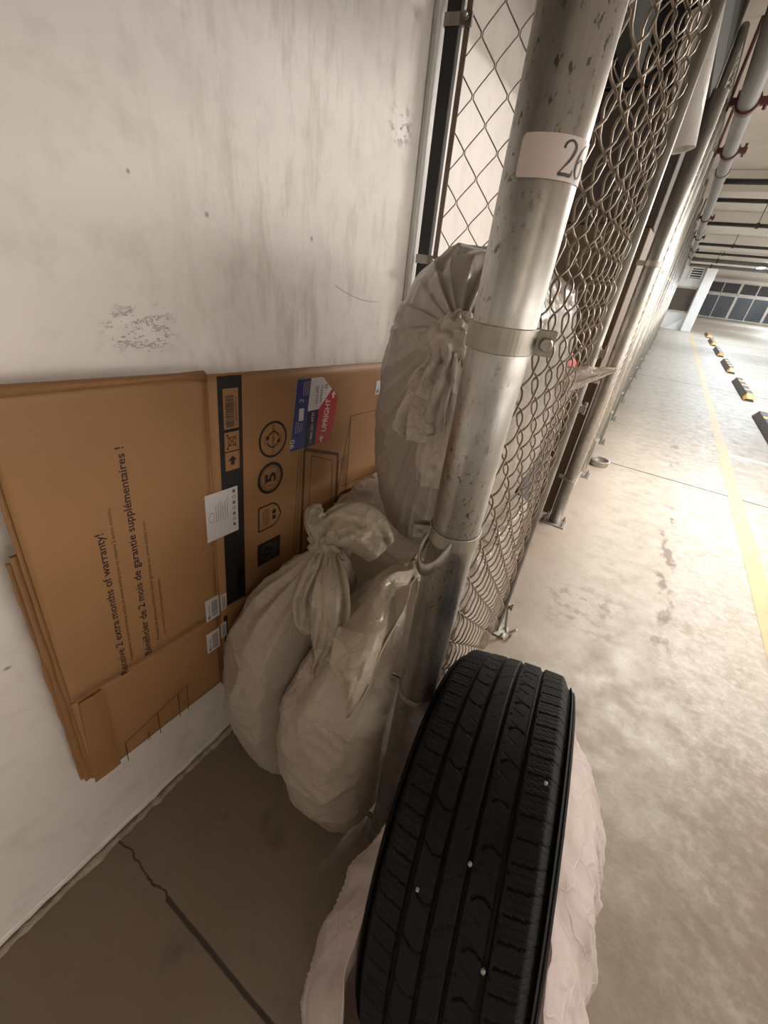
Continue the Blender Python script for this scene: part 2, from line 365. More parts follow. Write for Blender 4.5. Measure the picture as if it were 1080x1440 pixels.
# crumbling filler strip in the joint at the wall foot
b = MB(); rows = []
n = 420
for i in range(n + 1):
    y = -0.6 + i * 3.2 / n
    a = noise.noise(Vector((y * 21, 1.3, 0))); c = noise.noise(Vector((y * 47, 7.3, 0))); e = noise.noise(Vector((y * 9, 4.1, 2)))
    x1 = WX + 0.016 + 0.006 * a + 0.004 * c; h = 0.008 + 0.004 * c + 0.004 * a
    rows.append([(WX - 0.03, y, 0.0), (WX - 0.012 + 0.006 * e, y, 0.002), (WX + 0.002 + 0.003 * e, y, max(0.003, h)), (x1 - 0.006, y, max(0.002, h * 0.9)), (x1, y, -0.001)])
b.grid(rows); struct(b.build('trim_2', MT['foam'], smooth=True))
# ragged lower edge of the wall paint skin
b = MB(); rows = []
for i in range(n + 1):
    y = -0.6 + i * 3.2 / n
    a = noise.noise(Vector((y * 25, 9.3, 0))) + 0.6 * noise.noise(Vector((y * 60, 3.3, 0)))
    z0 = 0.0155 + 0.006 * a
    rows.append([(WX - 0.01, y, z0), (WX + 0.002, y, z0), (WX + 0.002, y, 0.03), (WX - 0.0005, y, 0.034)])
b.grid(rows); struct(b.build('trim_3', MT['wall']))
# ceiling beams across the aisle
for i, (y, w, z) in enumerate([(7.3, 0.5, 2.42), (10.6, 0.9, 2.40), (14.2, 0.6, 2.36), (18.2, 0.7, 2.34), (22.2, 0.6, 2.34)]):
    b = MB(); b.box(-0.75, 9, y - w / 2, y + w / 2, z, CEIL); struct(b.build('beam_%d' % (i + 1), MT['ceil'], bevel=0.01))
# floor paint
b = MB()
pl = [1.0 + 0.004 * noise.noise(Vector((i * 0.9, 0, 0))) for i in range(60)]
b.grid([[(1.0 - 0.048 + 0.004 * noise.noise(Vector((i * 1.7, 0, 0))), 0.2 + i * 0.26, 0.0015), (1.0 + 0.048 + 0.004 * noise.noise(Vector((i * 1.9, 5, 0))), 0.2 + i * 0.26, 0.0015)] for i in range(84)])
struct(b.build('trim_4', MT['yellow']))
for i, y in enumerate([2.45, 5.35, 8.25, 11.2, 14.2, 17.2, 20.2]):
    b = MB(); b.box(1.05, 6.5, y - 0.045, y + 0.045, 0.0, 0.0015); struct(b.build('trim_%d' % (5 + i), MT['whiteline']))

# far end: white pier, wing wall with brown board, louver
b = MB(); b.box(0.62, 0.98, 22.6, 23.1, 0, 2.34); struct(b.build('column_1', MT['white'], bevel=0.02))
b = MB(); b.box(-0.75, 0.62, 23.0, 23.2, 0, CEIL); struct(b.build('wall_far', MT['white']))
b = MB(); b.add([(0.62, 22.85, 0), (0.02, 22.85, 0), (0.62, 22.85, 0.55), (0.62, 23.0, 0), (0.02, 23.0, 0), (0.62, 23.0, 0.55)],
                [(0, 2, 1), (3, 4, 5), (0, 1, 4, 3), (1, 2, 5, 4), (2, 0, 3, 5)]); struct(b.build('trim_13', MT['white']))
b = MB(); b.box(-0.75, 9, 45.6, 45.9, 0, CEIL); struct(b.build('wall_back', MT['white']))
t = thing('wall_board', 'dark brown square board in a pale frame on the white far wall', 'board', (0.16, 22.99, 0.72))
b = MB(); b.box(-0.42, 0.42, -0.03, 0.0, 0, 0.82); b.build('panel', MT['brownboard'], t)
b = MB()
for q in [(-0.47, 0.47, -0.06, 0), (-0.47, 0.47, 0.82, 0.88)]: b.box(q[0], q[1], -0.04, 0, q[2], q[3])
for q in (-0.47, 0.42): b.box(q, q + 0.05, -0.04, 0, 0, 0.82)
b.build('frame', MT['galvfar'], t)
t = thing('wall_vent', 'white louvred vent grille high on the far wall beside the white column', 'vent', (0.33, 22.985, 1.86))
b = MB(); b.box(-0.24, 0.24, -0.05, 0, 0, 0.05); b.box(-0.24, 0.24, -0.05, 0, 0.40, 0.45); b.box(-0.24, -0.19, -0.05, 0, 0.05, 0.40); b.box(0.19, 0.24, -0.05, 0, 0.05, 0.40); b.build('frame', MT['white'], t)
b = MB(); b.box(-0.2, 0.2, -0.006, 0.0, 0.04, 0.41); b.build('backing', MT['dark'], t)
for k in range(4):
    b = MB(); b.box(-0.19, 0.19, -0.04, -0.012, 0.075 + k * 0.085, 0.105 + k * 0.085); b.build('slat', MT['white'], t)
# distant cage gates
gates = []
for i in range(3):
    x0 = 1.5 + i * 2.0
    g = thing('cage_gate', ['dark cage gate panel at the far end nearest the white column', 'dark cage gate panel at the far end, second from the white column', 'dark cage gate panel at the far end, farthest right'][i], 'gate', (x0, 40.0, 0), 0, 'distant cage gates')
    b = MB()
    for xx in (0, 0.95, 1.9): b.box(xx, xx + 0.06, -0.03, 0.03, 0, 2.3)
    for zz in (0.05, 1.45, 2.24): b.box(0, 1.95, -0.025, 0.025, zz, zz + 0.06)
    b.build('frame', MT['galvfar'], g)
    b = MB(); b.box(0.05, 1.9, 0.0, 0.015, 0.1, 1.45); b.build('lower_panel', MT['glassdark'], g)
    b = MB(); b.box(0.05, 1.9, 0.0, 0.015, 1.65, 2.24); b.build('upper_panel', MT['dark'], g)
b = MB(); b.box(5.6, 7.0, 34.8, 35.2, 0, CEIL); struct(b.build('column_2', MT['white'], bevel=0.02))

# ------------------------------------------------------------------ ceiling lamps
def lamp(x, y, w, col, warm, lab):
    t = thing('strip_light', lab, 'ceiling light', (x, y, 2.36), 0, 'fluorescent strip lights along the aisle')
    b = MB(); b.box(-0.09, 0.09, -0.62, 0.62, 0.02, 0.09); b.build('housing', MT['white'], t, bevel=0.01)
    for sx in (-0.045, 0.045):
        b = MB(); b.tube([(sx, -0.6, 0.0), (sx, 0.6, 0.0)], 0.016, 12); b.build('tube', MT['lenswarm' if warm else 'lens'], t, smooth=True)
    for sy in (-0.4, 0.4):
        b = MB(); b.tube([(0, sy, 0.09), (0, sy, CEIL - 2.36)], 0.006, 8); b.build('hanger_rod', MT['dark'], t)
    ld = bpy.data.lights.new('tube_light', 'AREA'); ld.shape = 'RECTANGLE'; ld.size = 0.16; ld.size_y = 1.2; ld.energy = w; ld.color = col
    lo = bpy.data.objects.new('tube_light', ld); C.objects.link(lo); lo.parent = t; lo.location = (0, 0, -0.03)
for i, (x, y, w, col) in enumerate(LAMPS):
    lamp(x, y, w, col, col == WARM, ['warm strip light hung behind the camera by the lockers', 'strip light over the aisle beside the near lockers', 'strip light hung over the second row of wheel stops', 'strip light over the middle of the aisle', 'strip light past the middle of the aisle', 'strip light farther along the aisle', 'bright strip light hung near the white far column', 'strip light beyond the white far column', 'strip light before the far cage gates'][i])

# ------------------------------------------------------------------ pipes
t = thing('ceiling_pipe', 'long grey pipe hung under the ceiling above the fence line with red clamps', 'pipe', (-0.055, 0, 2.30))
b = MB(); b.tube([(0, 1.2 + k * 2.2, 0) for k in range(10)], 0.046, 20); b.build('pipe_run', MT['pipe'], t, smooth=True)
for y in (3.57, 4.60, 8.2, 10.9, 14.0, 17.0):
    b = MB(); b.lathe([(0.046, -0.026), (0.058, -0.026), (0.058, 0.026), (0.046, 0.026)], 24, 'y', mat=Matrix.Translation((0, y, 0)))
    for sx in (-1, 1):
        b.box(sx * 0.055 - 0.045 * (sx < 0), sx * 0.055 + 0.045 * (sx > 0), y - 0.016, y + 0.016, -0.016, 0.016)
        b.tube([(sx * 0.085, y, -0.035), (sx * 0.085, y, CEIL - 2.30 if sx < 0 else 0.04)], 0.009, 8)
    b.build('clamp', MT['hanger'], t)
for y in (5.3, 9.9):
    b = MB(); b.lathe([(0.045, -0.05), (0.054, -0.05), (0.054, 0.05), (0.045, 0.05)], 24, 'y', mat=Matrix.Translation((0, y, 0))); b.build('coupling', MT['pipe'], t)
for i, (y, r, z) in enumerate([(5.7, 0.022, 2.30), (6.8, 0.02, 2.31), (8.8, 0.024, 2.30), (12.3, 0.026, 2.30), (14.8, 0.026, 2.30), (16.6, 0.05, 2.24), (19.5, 0.05, 2.22)]):
    t = thing('sprinkler_pipe', ['dark sprinkler pipe crossing the aisle, nearest of the crossing pipes', 'dark sprinkler pipe, second of those crossing the aisle', 'dark sprinkler pipe, third of those crossing the aisle', 'dark sprinkler pipe, fourth of those crossing the aisle', 'dark sprinkler pipe, fifth of those crossing the aisle', 'thick pale pipe crossing before the far white column', 'thick pale pipe crossing farthest back by the white column'][i], 'pipe', (0, y, z), 0, 'pipes crossing the aisle')
    m = MT['blackpipe'] if r < 0.04 else MT['pipe']
    b = MB(); b.tube([(-0.02, 0, 0), (7, 0, 0)], r, 14); b.build('pipe_run', m, t, smooth=True)
    for xx in (0.6, 2.2, 3.8):
        b = MB(); b.lathe([(r, -0.02), (r + 0.012, -0.02), (r + 0.012, 0.02), (r, 0.02)], 16, 'x', mat=Matrix.Translation((xx, 0, 0)))
        b.tube([(xx, 0, r), (xx, 0, CEIL - z)], 0.006, 6); b.build('hanger', MT['dark'], t)

# ------------------------------------------------------------------ wheel stops
stop = thing('wheel_stop', '', 'wheel stop', (1.58, 6.75, 0), 0, 'rubber wheel stops along the parking stalls')
b = MB(); Lh = 0.95
prof = [(-0.085, 0), (0.085, 0), (0.078, 0.03), (0.045, 0.10), (-0.045, 0.10), (-0.078, 0.03)]
rows = []
for yy, sc, zs in [(-Lh, 0.9, 0.35), (-Lh + 0.12, 1, 1), (Lh - 0.12, 1, 1), (Lh, 0.9, 0.35)]:
    rows.append([(x * sc, yy, z * zs) for x, z in prof])
b.grid(rows, wrap=True); b.f.append([0, 1, 2, 3, 4, 5][::-1]); b.m.append(0); b.f.append([18, 19, 20, 21, 22, 23]); b.m.append(0)
b.build('body', MT['stop'], stop, bevel=0.006)
for s_ in (-1, 1):
    b = MB(); y0, y1 = s_ * (Lh + 0.002), s_ * (Lh - 0.122)
    b.grid([[(-0.0405, y0, 0.038), (0.0405, y0, 0.038)], [(-0.0455, y1, 0.103), (0.0455, y1, 0.103)]])
    b.grid([[(0.0705, y0, 0.012), (0.042, y0, 0.038)], [(0.080, y1, 0.032), (0.047, y1, 0.103)]])
    b.grid([[(-0.0705, y0, 0.012), (-0.042, y0, 0.038)], [(-0.080, y1, 0.032), (-0.047, y1, 0.103)]])
    b.build('end_stripe', MT['amber'], stop, solid=0.003)
for yy in (-0.45, 0.0, 0.45):
    b = MB(); b.box(-0.046, 0.046, yy - 0.06, yy + 0.06, 0.1, 0.1025); b.build('reflector_stripe', MT['amber'], stop)
for i in range(6):
    o = stop if i == 0 else copy_tree(stop)
    o.location = (1.58, 6.75 + 3.02 * i, 0)
    o['label'] = ['black rubber wheel stop with amber stripes nearest the camera, cut by the right edge', 'black rubber wheel stop with amber tip, second from the camera', 'black rubber wheel stop with amber tip, third from the camera', 'black rubber wheel stop with amber tip, fourth from the camera', 'small black wheel stop, fifth from the camera', 'small black wheel stop farthest away by the white column'][i]

# ------------------------------------------------------------------ chain-link
DW = 0.0715; HW = DW / 2
def chain_mesh(width, z0, z1, rw=0.0021, depth=0.0085, seg=14, hh=0.100, HW=0.049):
    """flattened-helix wires in the plane (local x = along the fence, y = depth)"""
    b = MB(); n = int(round(width / HW)); per = hh
    wob = lambda x, z: 0.004 * noise.noise(Vector((x * 4, z * 3, 3.3)))
    for k in range(n):
        x0 = k * HW; pts = []; ph = (k % 2) * PI
        steps = int((z1 - z0) / per * seg)
        for i in range(steps + 1):
            z = z0 + (z1 - z0) * i / steps; a = 2 * PI * (z - z0) / per + ph
            tri = 2 / PI * math.asin(0.985 * math.cos(a))          # zigzag
            x = x0 + HW / 2 + tri * (HW / 2 + 0.0030)
            y = depth * max(-1.0, min(1.0, 1.55 * math.sin(a)))    # over / under
            pts.append((x + wob(x, z) * 0.5, y + wob(x + 3, z) * 1.2, z))
        b.tube(pts, rw, 5, cap=False)
    return b
def ring(b, r, h, z, th=0.003, n=48, mi=0, a0=0, a1=2 * PI):
    b.lathe([(r, z - h / 2), (r + th, z - h / 2), (r + th, z + h / 2), (r, z + h / 2)], n, 'z', mi, a0=a0, a1=a1)
def bolt(parent, p, d, rad=0.006, ln=0.03):
    d = Vector(d).normalized(); p = Vector(p)
    q = d.to_track_quat('Z', 'Y').to_matrix().to_4x4(); q.translation = p
    b = MB(); b.lathe([(0.0001, 0), (rad * 0.6, 0), (rad * 0.6, ln), (0.0001, ln)], 12, mat=q, close=False)
    b.prism([(rad * 1.25 * math.cos(k * PI / 3), rad * 1.25 * math.sin(k * PI / 3)) for k in range(6)], ln * 0.35, ln * 0.35 + rad * 1.1, mat=q)
    b.lathe([(0.0001, -0.004), (rad, -0.004), (rad * 1.2, 0), (0.0001, 0)], 14, mat=q, close=False)
    return b.build('bolt', MT['band'], parent, smooth=False)

# ---- the near post with its number tag
PR = 0.0352; PX, PY = FX - 0.004, 0.487
post = thing('fence_post', 'thick galvanized steel post in the foreground with a numbered white tag', 'post', (PX, PY, 0)); post.rotation_euler = (0, 0.0075, 0)
b = MB(); b.lathe([(PR - 0.003, 0), (PR, 0), (PR, 2.4), (PR - 0.003, 2.4)], 72); b.build('pole', MT['galv'], post, smooth=True).data.polygons.foreach_set('use_smooth', [True] * len(b.f))
acam = math.atan2(-PY, -PX)            # angle of the camera seen from the post
def on_post(a, z, r=PR): return (r * math.cos(a), r * math.sin(a), z)
ZB = 1.338
b = MB(); ring(b, PR, 0.027, ZB, 0.0032); bb = b.build('brace_band', MT['band'], post, smooth=False, bevel=0.0008)
b = MB(); a_ = acam + math.radians(88)
def lug(b, a, z, h, l, gap):
    for g in (-gap, gap):
        m = Matrix.Rotation(a, 4, 'Z')
        b.box(PR, PR + l, g - 0.0015, g + 0.0015, z - h / 2, z + h / 2, mat=m)
lug(b, a_, ZB, 0.026, 0.022, 0.005); b.build('lug', MT['band'], bb)
bolt(bb, Vector(on_post(a_, ZB, PR + 0.013)) + Vector((-math.sin(a_), math.cos(a_), 0)) * -0.012, (-math.sin(a_), math.cos(a_), 0))
# tension band with nut and the U-shaped latch strap
ZT = 1.068
b = MB(); ring(b, PR, 0.022, ZT, 0.0025); tb = b.build('tension_band', MT['band'], post, bevel=0.0008)
a_ = acam - math.radians(78)
b = MB(); lug(b, a_, ZT, 0.022, 0.026, 0.006); b.build('lug', MT['band'], tb)
bolt(tb, Vector(on_post(a_, ZT, PR + 0.016)) + Vector((-math.sin(a_), math.cos(a_), 0)) * -0.014, (-math.sin(a_), math.cos(a_), 0), 0.0065, 0.03)
# strap: loop hanging in front of the post, lower end away from it
b = MB(); rows = []
dirc = Vector((math.cos(acam - 0.62), math.sin(acam - 0.62), 0)); side = Vector((-dirc.y, dirc.x, 0))
loop = [(-0.022, 0.020, 0.016), (-0.021, 0.034, 0.002), (-0.018, 0.048, -0.016), (-0.009, 0.056, -0.028), (0.003, 0.057, -0.031), (0.013, 0.050, -0.022), (0.018, 0.040, -0.006), (0.020, 0.030, 0.008)]
for p in crom(loop, 40):
    c = dirc * p.y + side * p.x + Vector((0, 0, ZT - 0.012 + p.z))
    rows.append([c + Vector((0, 0, -0.011)), c + Vector((0, 0, 0.011))])
b.grid(rows); b.build('latch_strap', MT['band'], post, smooth=True, solid=0.0032)
for z in (0.69, 0.075):
    b = MB(); ring(b, PR, 0.014, z, 0.0018); tb2 = b.build('tension_band', MT['band'], post, bevel=0.0006)
    b = MB(); lug(b, acam - math.radians(100), z, 0.014, 0.02, 0.004); b.build('lug', MT['band'], tb2)
b = MB(); ring(b, PR, 0.012, 0.006, 0.012); b.build('base_collar', MT['galvfar'], post)
# number tag wrapped on the post
ZTAG = 1.487; TH = 0.030
A0, A1 = acam - math.radians(38), acam + math.radians(112)
b = MB(); rows = []
for i in range(61):
    a = A0 + (A1 - A0) * i / 60; h = TH / 2 - 0.004 * (max(0, 1 - i / 2) ** 2)
    rows.append([on_post(a, ZTAG - h, PR + 0.0007), on_post(a, ZTAG + h, PR + 0.0007)])
b.grid(rows); tg = b.build('number_tag', MT['tag'], post, smooth=True)
def stroke(b, pts, ws, a_c, zc, n=36):
    """a pen stroke of varying width wrapped on the post; (arc metres, height)"""
    P = crom([(p[0], p[1], w) for p, w in zip(pts, ws)], n); rows = []
    for i, p in enumerate(P):
        q0, q1 = P[max(0, i - 1)], P[min(n, i + 1)]
        d = Vector((q1.x - q0.x, q1.y - q0.y)); d.normalize(); nn = Vector((-d.y, d.x)) * (max(p.z, 0.0003) / 2)
        rows.append([on_post(a_c + (p.x + s * nn.x) / PR, zc + p.y + s * nn.y, PR + 0.0011) for s in (1, -1)])
    b.grid(rows)
b = MB(); a2 = acam + math.radians(33)
stroke(b, [(-0.0062, 0.0062), (-0.005, 0.0098), (-0.0005, 0.0118), (0.0042, 0.0098), (0.005, 0.006), (0.002, 0.0), (-0.0035, -0.0065), (-0.0072, -0.0108)], [0.002, 0.0018, 0.0016, 0.002, 0.003, 0.0024, 0.0013, 0.001], a2, ZTAG)
stroke(b, [(-0.0072, -0.0108), (0.0, -0.0106), (0.0058, -0.0104), (0.0072, -0.0062)], [0.0024, 0.0026, 0.0026, 0.0006], a2, ZTAG)
stroke(b, [(0.019, 0.0116), (0.0145, 0.0085), (0.0108, 0.002), (0.0102, -0.0045), (0.0122, -0.0095), (0.0158, -0.0112), (0.0198, -0.0088), (0.0212, -0.0042), (0.0194, 0.0006), (0.0156, 0.0014), (0.0116, -0.0015)], [0.0009, 0.0014, 0.0026, 0.0028, 0.002, 0.0012, 0.002, 0.0028, 0.002, 0.0012, 0.0010], a2, ZTAG)
b.build('printed_number', MT['ink'], tg)

# ---- front panel by the near post
P1 = 1.45
pan = thing('chain_link_fence', 'nearest chain link fence section, behind the foreground post and tire', 'fence', (FX, PY + 0.036, 0), PI / 2)
cm = chain_mesh(P1 - PY - 0.06, 0.05, 2.30)
cm.build('wire_mesh', MT['wire'], pan, smooth=True)
b = MB(); b.box(-0.004, 0.004, -0.008, 0.008, 0.05, 2.3); b.build('tension_bar', MT['bar'], pan)
b = MB(); b.tube([(0, 0.004, 0.05), (P1 - PY - 0.06, 0.004, 0.05)], 0.0025, 6); b.build('bottom_wire', MT['wire'], pan)
# slim gate post at the divider
gp = thing('gate_post', 'slim galvanized gate post between the first and second lockers', 'post', (FX + 0.005, P1, 0))
b = MB(); b.lathe([(0.011, 0), (0.0145, 0), (0.0145, 2.36), (0.011, 2.36)], 28); b.build('pole', MT['galvfar'], gp, smooth=True)
b = MB(); b.box(-0.045, 0.045, -0.04, 0.04, 0.0, 0.008)
pm = b.build('base_plate', MT['galvfar'], gp, bevel=0.002)
for sx, sy in ((1, 1), (1, -1), (-1, 1), (-1, -1)):
    q = bolt(pm, (sx * 0.032, sy * 0.027, 0.004), (0, 0, 1), 0.005, 0.022)
for z in (0.16, 1.22, 1.05):
    b = MB(); ring(b, 0.0145, 0.03 if z > 1 else 0.016, z, 0.003); hb = b.build('hinge_band', MT['band'], gp)
    b = MB(); b.box(0.014, 0.034, -0.008, 0.008, z - 0.01, z + 0.01); b.tube([(0.03, 0, z - 0.016), (0.03, 0, z + 0.022)], 0.005, 10); b.build('hinge_pin', MT['band'], hb)
b = MB(); b.tube(crom([(0.02, -0.02, 0.16), (0.035, -0.025, 0.07), (0.05, -0.02, 0.03), (0.08, 0.0, 0.05), (0.075, 0.03, 0.02)], 30), 0.0055, 10); b.build('drop_rod', MT['band'], gp, smooth=True)
# divider between first and second lockers
dv_ang = math.atan2(P1 - 1.345, FX - (-0.715))
dvd = thing('divider_fence', 'chain link divider behind the top bag, running from the wall to the slim post', 'fence', (-0.715, 1.345, 0), dv_ang)
wd = math.hypot(P1 - 1.345, FX + 0.715) - 0.03
b = chain_mesh(wd - 0.03, 0.1, 2.3, 0.0018, 0.005, 12, 0.112, 0.0465)
for i in range(len(b.v)): b.v[i] = b.v[i] + Vector((0.03, 0, 0))
b.build('wire_mesh', MT['wire'], dvd, smooth=True)
b = MB(); b.box(-0.018, 0.018, -0.018, 0.018, 0.02, 2.4); b.build('wall_post', MT['dark'], dvd, bevel=0.004)
b = MB(); b.box(0.030, 0.044, -0.008, -0.003, 0.1, 2.3); b.build('tension_bar', MT['bar'], dvd)
for z in (1.915, 1.408, 0.9):
    b = MB(); b.box(-0.021, 0.05, -0.0215, -0.0185, z - 0.012, z + 0.012); b.box(-0.0215, -0.0185, -0.02, 0.02, z - 0.012, z + 0.012); b.box(0.018, 0.05, -0.0215, -0.008, z - 0.012, z + 0.012)
    cl = b.build('clamp_band', MT['galvfar'], dvd, bevel=0.001)
    bolt(cl, (0.038, -0.04, z), (0, 1, 0), 0.005, 0.026)
b = MB(); b.box(WX, WX + 0.016, 1.30, 1.318, 0.02, 2.4); ang = b.build('conduit', MT['white'], None, bevel=0.004)
tag(ang, 'slim white strip fixed to the wall beside the dark fence post', 'wall strip'); ang.name = 'wall_strip'

# ---- the row of further lockers
far_posts = [2.63, 3.6, 4.62, 5.64, 6.7, 7.8, 8.9, 10.1, 11.3, 12.6, 14.0, 15.5, 17.0, 18.6]
fp = thing('far_post', '', 'post', (FX, 2.63, 0), 0, 'galvanized posts of the locker row')
b = MB(); b.lathe([(0.033, 0), (0.036, 0), (0.036, 2.10), (0.033, 2.10)], 32); b.build('pole', MT['galvfar'], fp, smooth=True)
b = MB(); b.box(-0.075, 0.075, -0.06, 0.06, 0, 0.01); pm = b.build('base_plate', MT['galvfar'], fp, bevel=0.002)
for sx, sy in ((1, 1), (1, -1), (-1, 1), (-1, -1)): bolt(pm, (sx * 0.055, sy * 0.042, 0.005), (0, 0, 1), 0.007, 0.035)
for z in (0.33, 0.95, 1.5):
    b = MB(); ring(b, 0.036, 0.022, z, 0.003, 24); b.box(-0.07, -0.036, -0.006, 0.006, z - 0.011, z + 0.011); b.build('tension_band', MT['band'], fp)
ordn = ['second', 'third', 'fourth', 'fifth', 'sixth', 'seventh', 'eighth', 'ninth', 'tenth', 'eleventh', 'twelfth', 'thirteenth', 'fourteenth', 'farthest']
for i, y in enumerate(far_posts):
    o = fp if i == 0 else copy_tree(fp)
    o.location = (FX, y, 0)
    o['label'] = 'bolted galvanized post right behind the slim gate post' if i == 0 else 'galvanized locker post, %s counting back from the bolted post' % ordn[i]
for o in C.objects:
    if o.name.startswith('far_post'): o.name = o.name.replace('far_post', 'locker_post')
fpan = None
for i in range(len(far_posts) - 1):
    y0, y1 = far_posts[i], far_posts[i + 1]
    if fpan is None:
        fpan = thing('locker_gate', '', 'gate', (FX, y0 + 0.075, 0), PI / 2, 'chain link gates of the far lockers')
        cm = chain_mesh(0.90, 0.06, 2.3, 0.0022, 0.007, 9); cm.build('wire_mesh', MT['wire'], fpan, smooth=True)
        fpan.scale = ((y1 - y0 - 0.15) / 0.94, 1, 1); b = MB()
        for zz in (0.05, 2.3): b.tube([(0, 0, zz), (0.94, 0, zz)], 0.016, 12)
        for xx in (0.0, 0.94): b.tube([(xx, 0, 0.05), (xx, 0, 2.3)], 0.016, 12)
        b.build('frame', MT['galvfar'], fpan, smooth=True); o = fpan
    else:
        o = copy_tree(fpan); o.location = (FX, y0 + 0.075, 0); o.scale = ((y1 - y0 - 0.15) / 0.94, 1, 1)
    o['label'] = 'chain link locker gate, %s past the bolted post' % (['first', 'second', 'third', 'fourth', 'fifth', 'sixth', 'seventh', 'eighth', 'ninth', 'tenth', 'eleventh', 'twelfth', 'last'][i])
# grey header over the second locker's opening
hd = thing('header_panel', 'dark grey two tone panel above the opening of the second locker', 'panel', (FX - 0.02, 2.06, 2.07))
b = MB(); b.box(-0.02, 0.0, -0.62, 0.62, 0.0, 0.11); b.build('lower_board', MT['header2'], hd, bevel=0.003)
b = MB(); b.box(-0.02, 0.0, -0.62, 0.62, 0.112, 0.5); b.build('upper_board', MT['header'], hd, bevel=0.003)
b = MB(); b.box(0.0, 0.006, 0.60, 0.62, 0.0, 0.5); b.build('edge_strip', MT['galvfar'], hd)

hd2 = thing('header_panel', 'dark grey panel over the nearest fence section, above the foreground post', 'panel', (FX - 0.06, 0.78, 1.745))
b = MB(); b.box(-0.03, 0.0, -1.6, 0.42, 0.0, 0.16); b.build('lower_board', MT['header'], hd2, bevel=0.003)
b = MB(); b.box(-0.03, 0.0, -1.6, 0.42, 0.162, 0.8); b.build('upper_board', MT['header'], hd2, bevel=0.003)

# ------------------------------------------------------------------ cardboard carton, flattened, against the wall
TILT = math.radians(-5.0)
car = thing('flattened_carton', 'flattened brown cardboard appliance carton leaning flat against the white wall', 'cardboard box', (-0.69, 0.4147, 0.3313))
# local frame: x = out of the wall, y = along (right), z = up; tilted in its own plane
car.rotation_euler = (TILT, 0, 0)
c5, s5 = math.cos(math.radians(5)), math.sin(math.radians(5))
def cl(Y, Z): return ((Y - 0.4147) * c5 - (Z - 0.3313) * s5, (Y - 0.4147) * s5 + (Z - 0.3313) * c5)
TK = 0.005; ZF = 0.262; HT = 0.853
def sheet(name, y0, y1, z0, z1, x, mat, bow=0.0, wav=0.0, ny=24, nz=24, parent=car, sd=0):
    b = MB(); rows = []
    for i in range(ny + 1):
        y = y0 + (y1 - y0) * i / ny; r = []
        for j in range(nz + 1):
            z = z0 + (z1 - z0) * j / nz
            dx = bow * math.sin(PI * i / ny) * math.sin(PI * j / nz) + wav * noise.noise(Vector((y * 3 + sd, z * 3, 0)))
            r.append((x + dx - TK / 2, y, z))
        rows.append(r)
    b.grid(rows); return b.build(name, mat, parent, solid=TK, smooth=True)
sheet('left_panel', -0.334, -0.0035, ZF + 0.003, HT + 0.003, 0.0, MT['card'], 0.0)
sheet('front_panel', 0.0, 0.80, ZF + 0.003, HT, 0.0, MT['card'], 0.0)
sheet('left_flap', -0.336, -0.0035, 0.012, ZF - 0.003, -0.001, MT['card'])
sheet('front_flap', 0.0, 0.80, 0.0, ZF - 0.003, -0.001, MT['card'])
# folds (scored, slightly darker ridges) and the inner and back layers that show at the left edge
b = MB(); b.tube([(-0.003, -0.002, 0.0), (-0.003, -0.002, HT)], 0.0042, 8); b.build('fold_ridge', MT['cardedge'], car, smooth=True)
b = MB(); b.tube([(-0.004, -0.33, ZF), (-0.004, 0.8, ZF)], 0.003, 8); b.build('flap_crease', MT['cardedge'], car, smooth=True)
for k, (dy, z0, z1, x) in enumerate([(-0.340, 0.012, 0.835, -0.010), (-0.348, 0.003, 0.60, -0.020), (-0.352, 0.006, 0.585, -0.028)]):
    b = MB(); rows = []
    for j in range(41):
        z = z0 + (z1 - z0) * j / 40; e = 0.003 * noise.noise(Vector((z * 14, k * 3.1, 0)))
        rows.append([(x, dy + e, z), (x, -0.1, z), (x, 0.79, z)])
    b.grid(rows); b.build('back_layer', MT['cardedge'], car, solid=0.006)
b = MB(); rows = []
for j in range(31):
    z = 0.008 + 0.25 * j / 30
    rows.append([(0.003, -0.338 + 0.012 * (j / 30.0), z), (0.0045, -0.30, z), (0.003, -0.285, z)])
b.grid(rows); b.build('corner_tab', MT['cardedge'], car, solid=0.003)
b = MB(); rows = [[(-0.006, -0.336, HT + 0.004), (0.002, -0.336, HT + 0.002), (0.003, -0.336, HT - 0.01)], [(-0.006, -0.05, HT + 0.004), (0.002, -0.05, HT + 0.002), (0.003, -0.05, HT - 0.004)], [(-0.006, -0.002, HT + 0.006), (0.002, -0.002, HT + 0.003), (0.003, -0.002, HT - 0.012)]]
b.grid(rows); b.build('top_edge_roll', MT['cardedge'], car, smooth=True, solid=0.003)

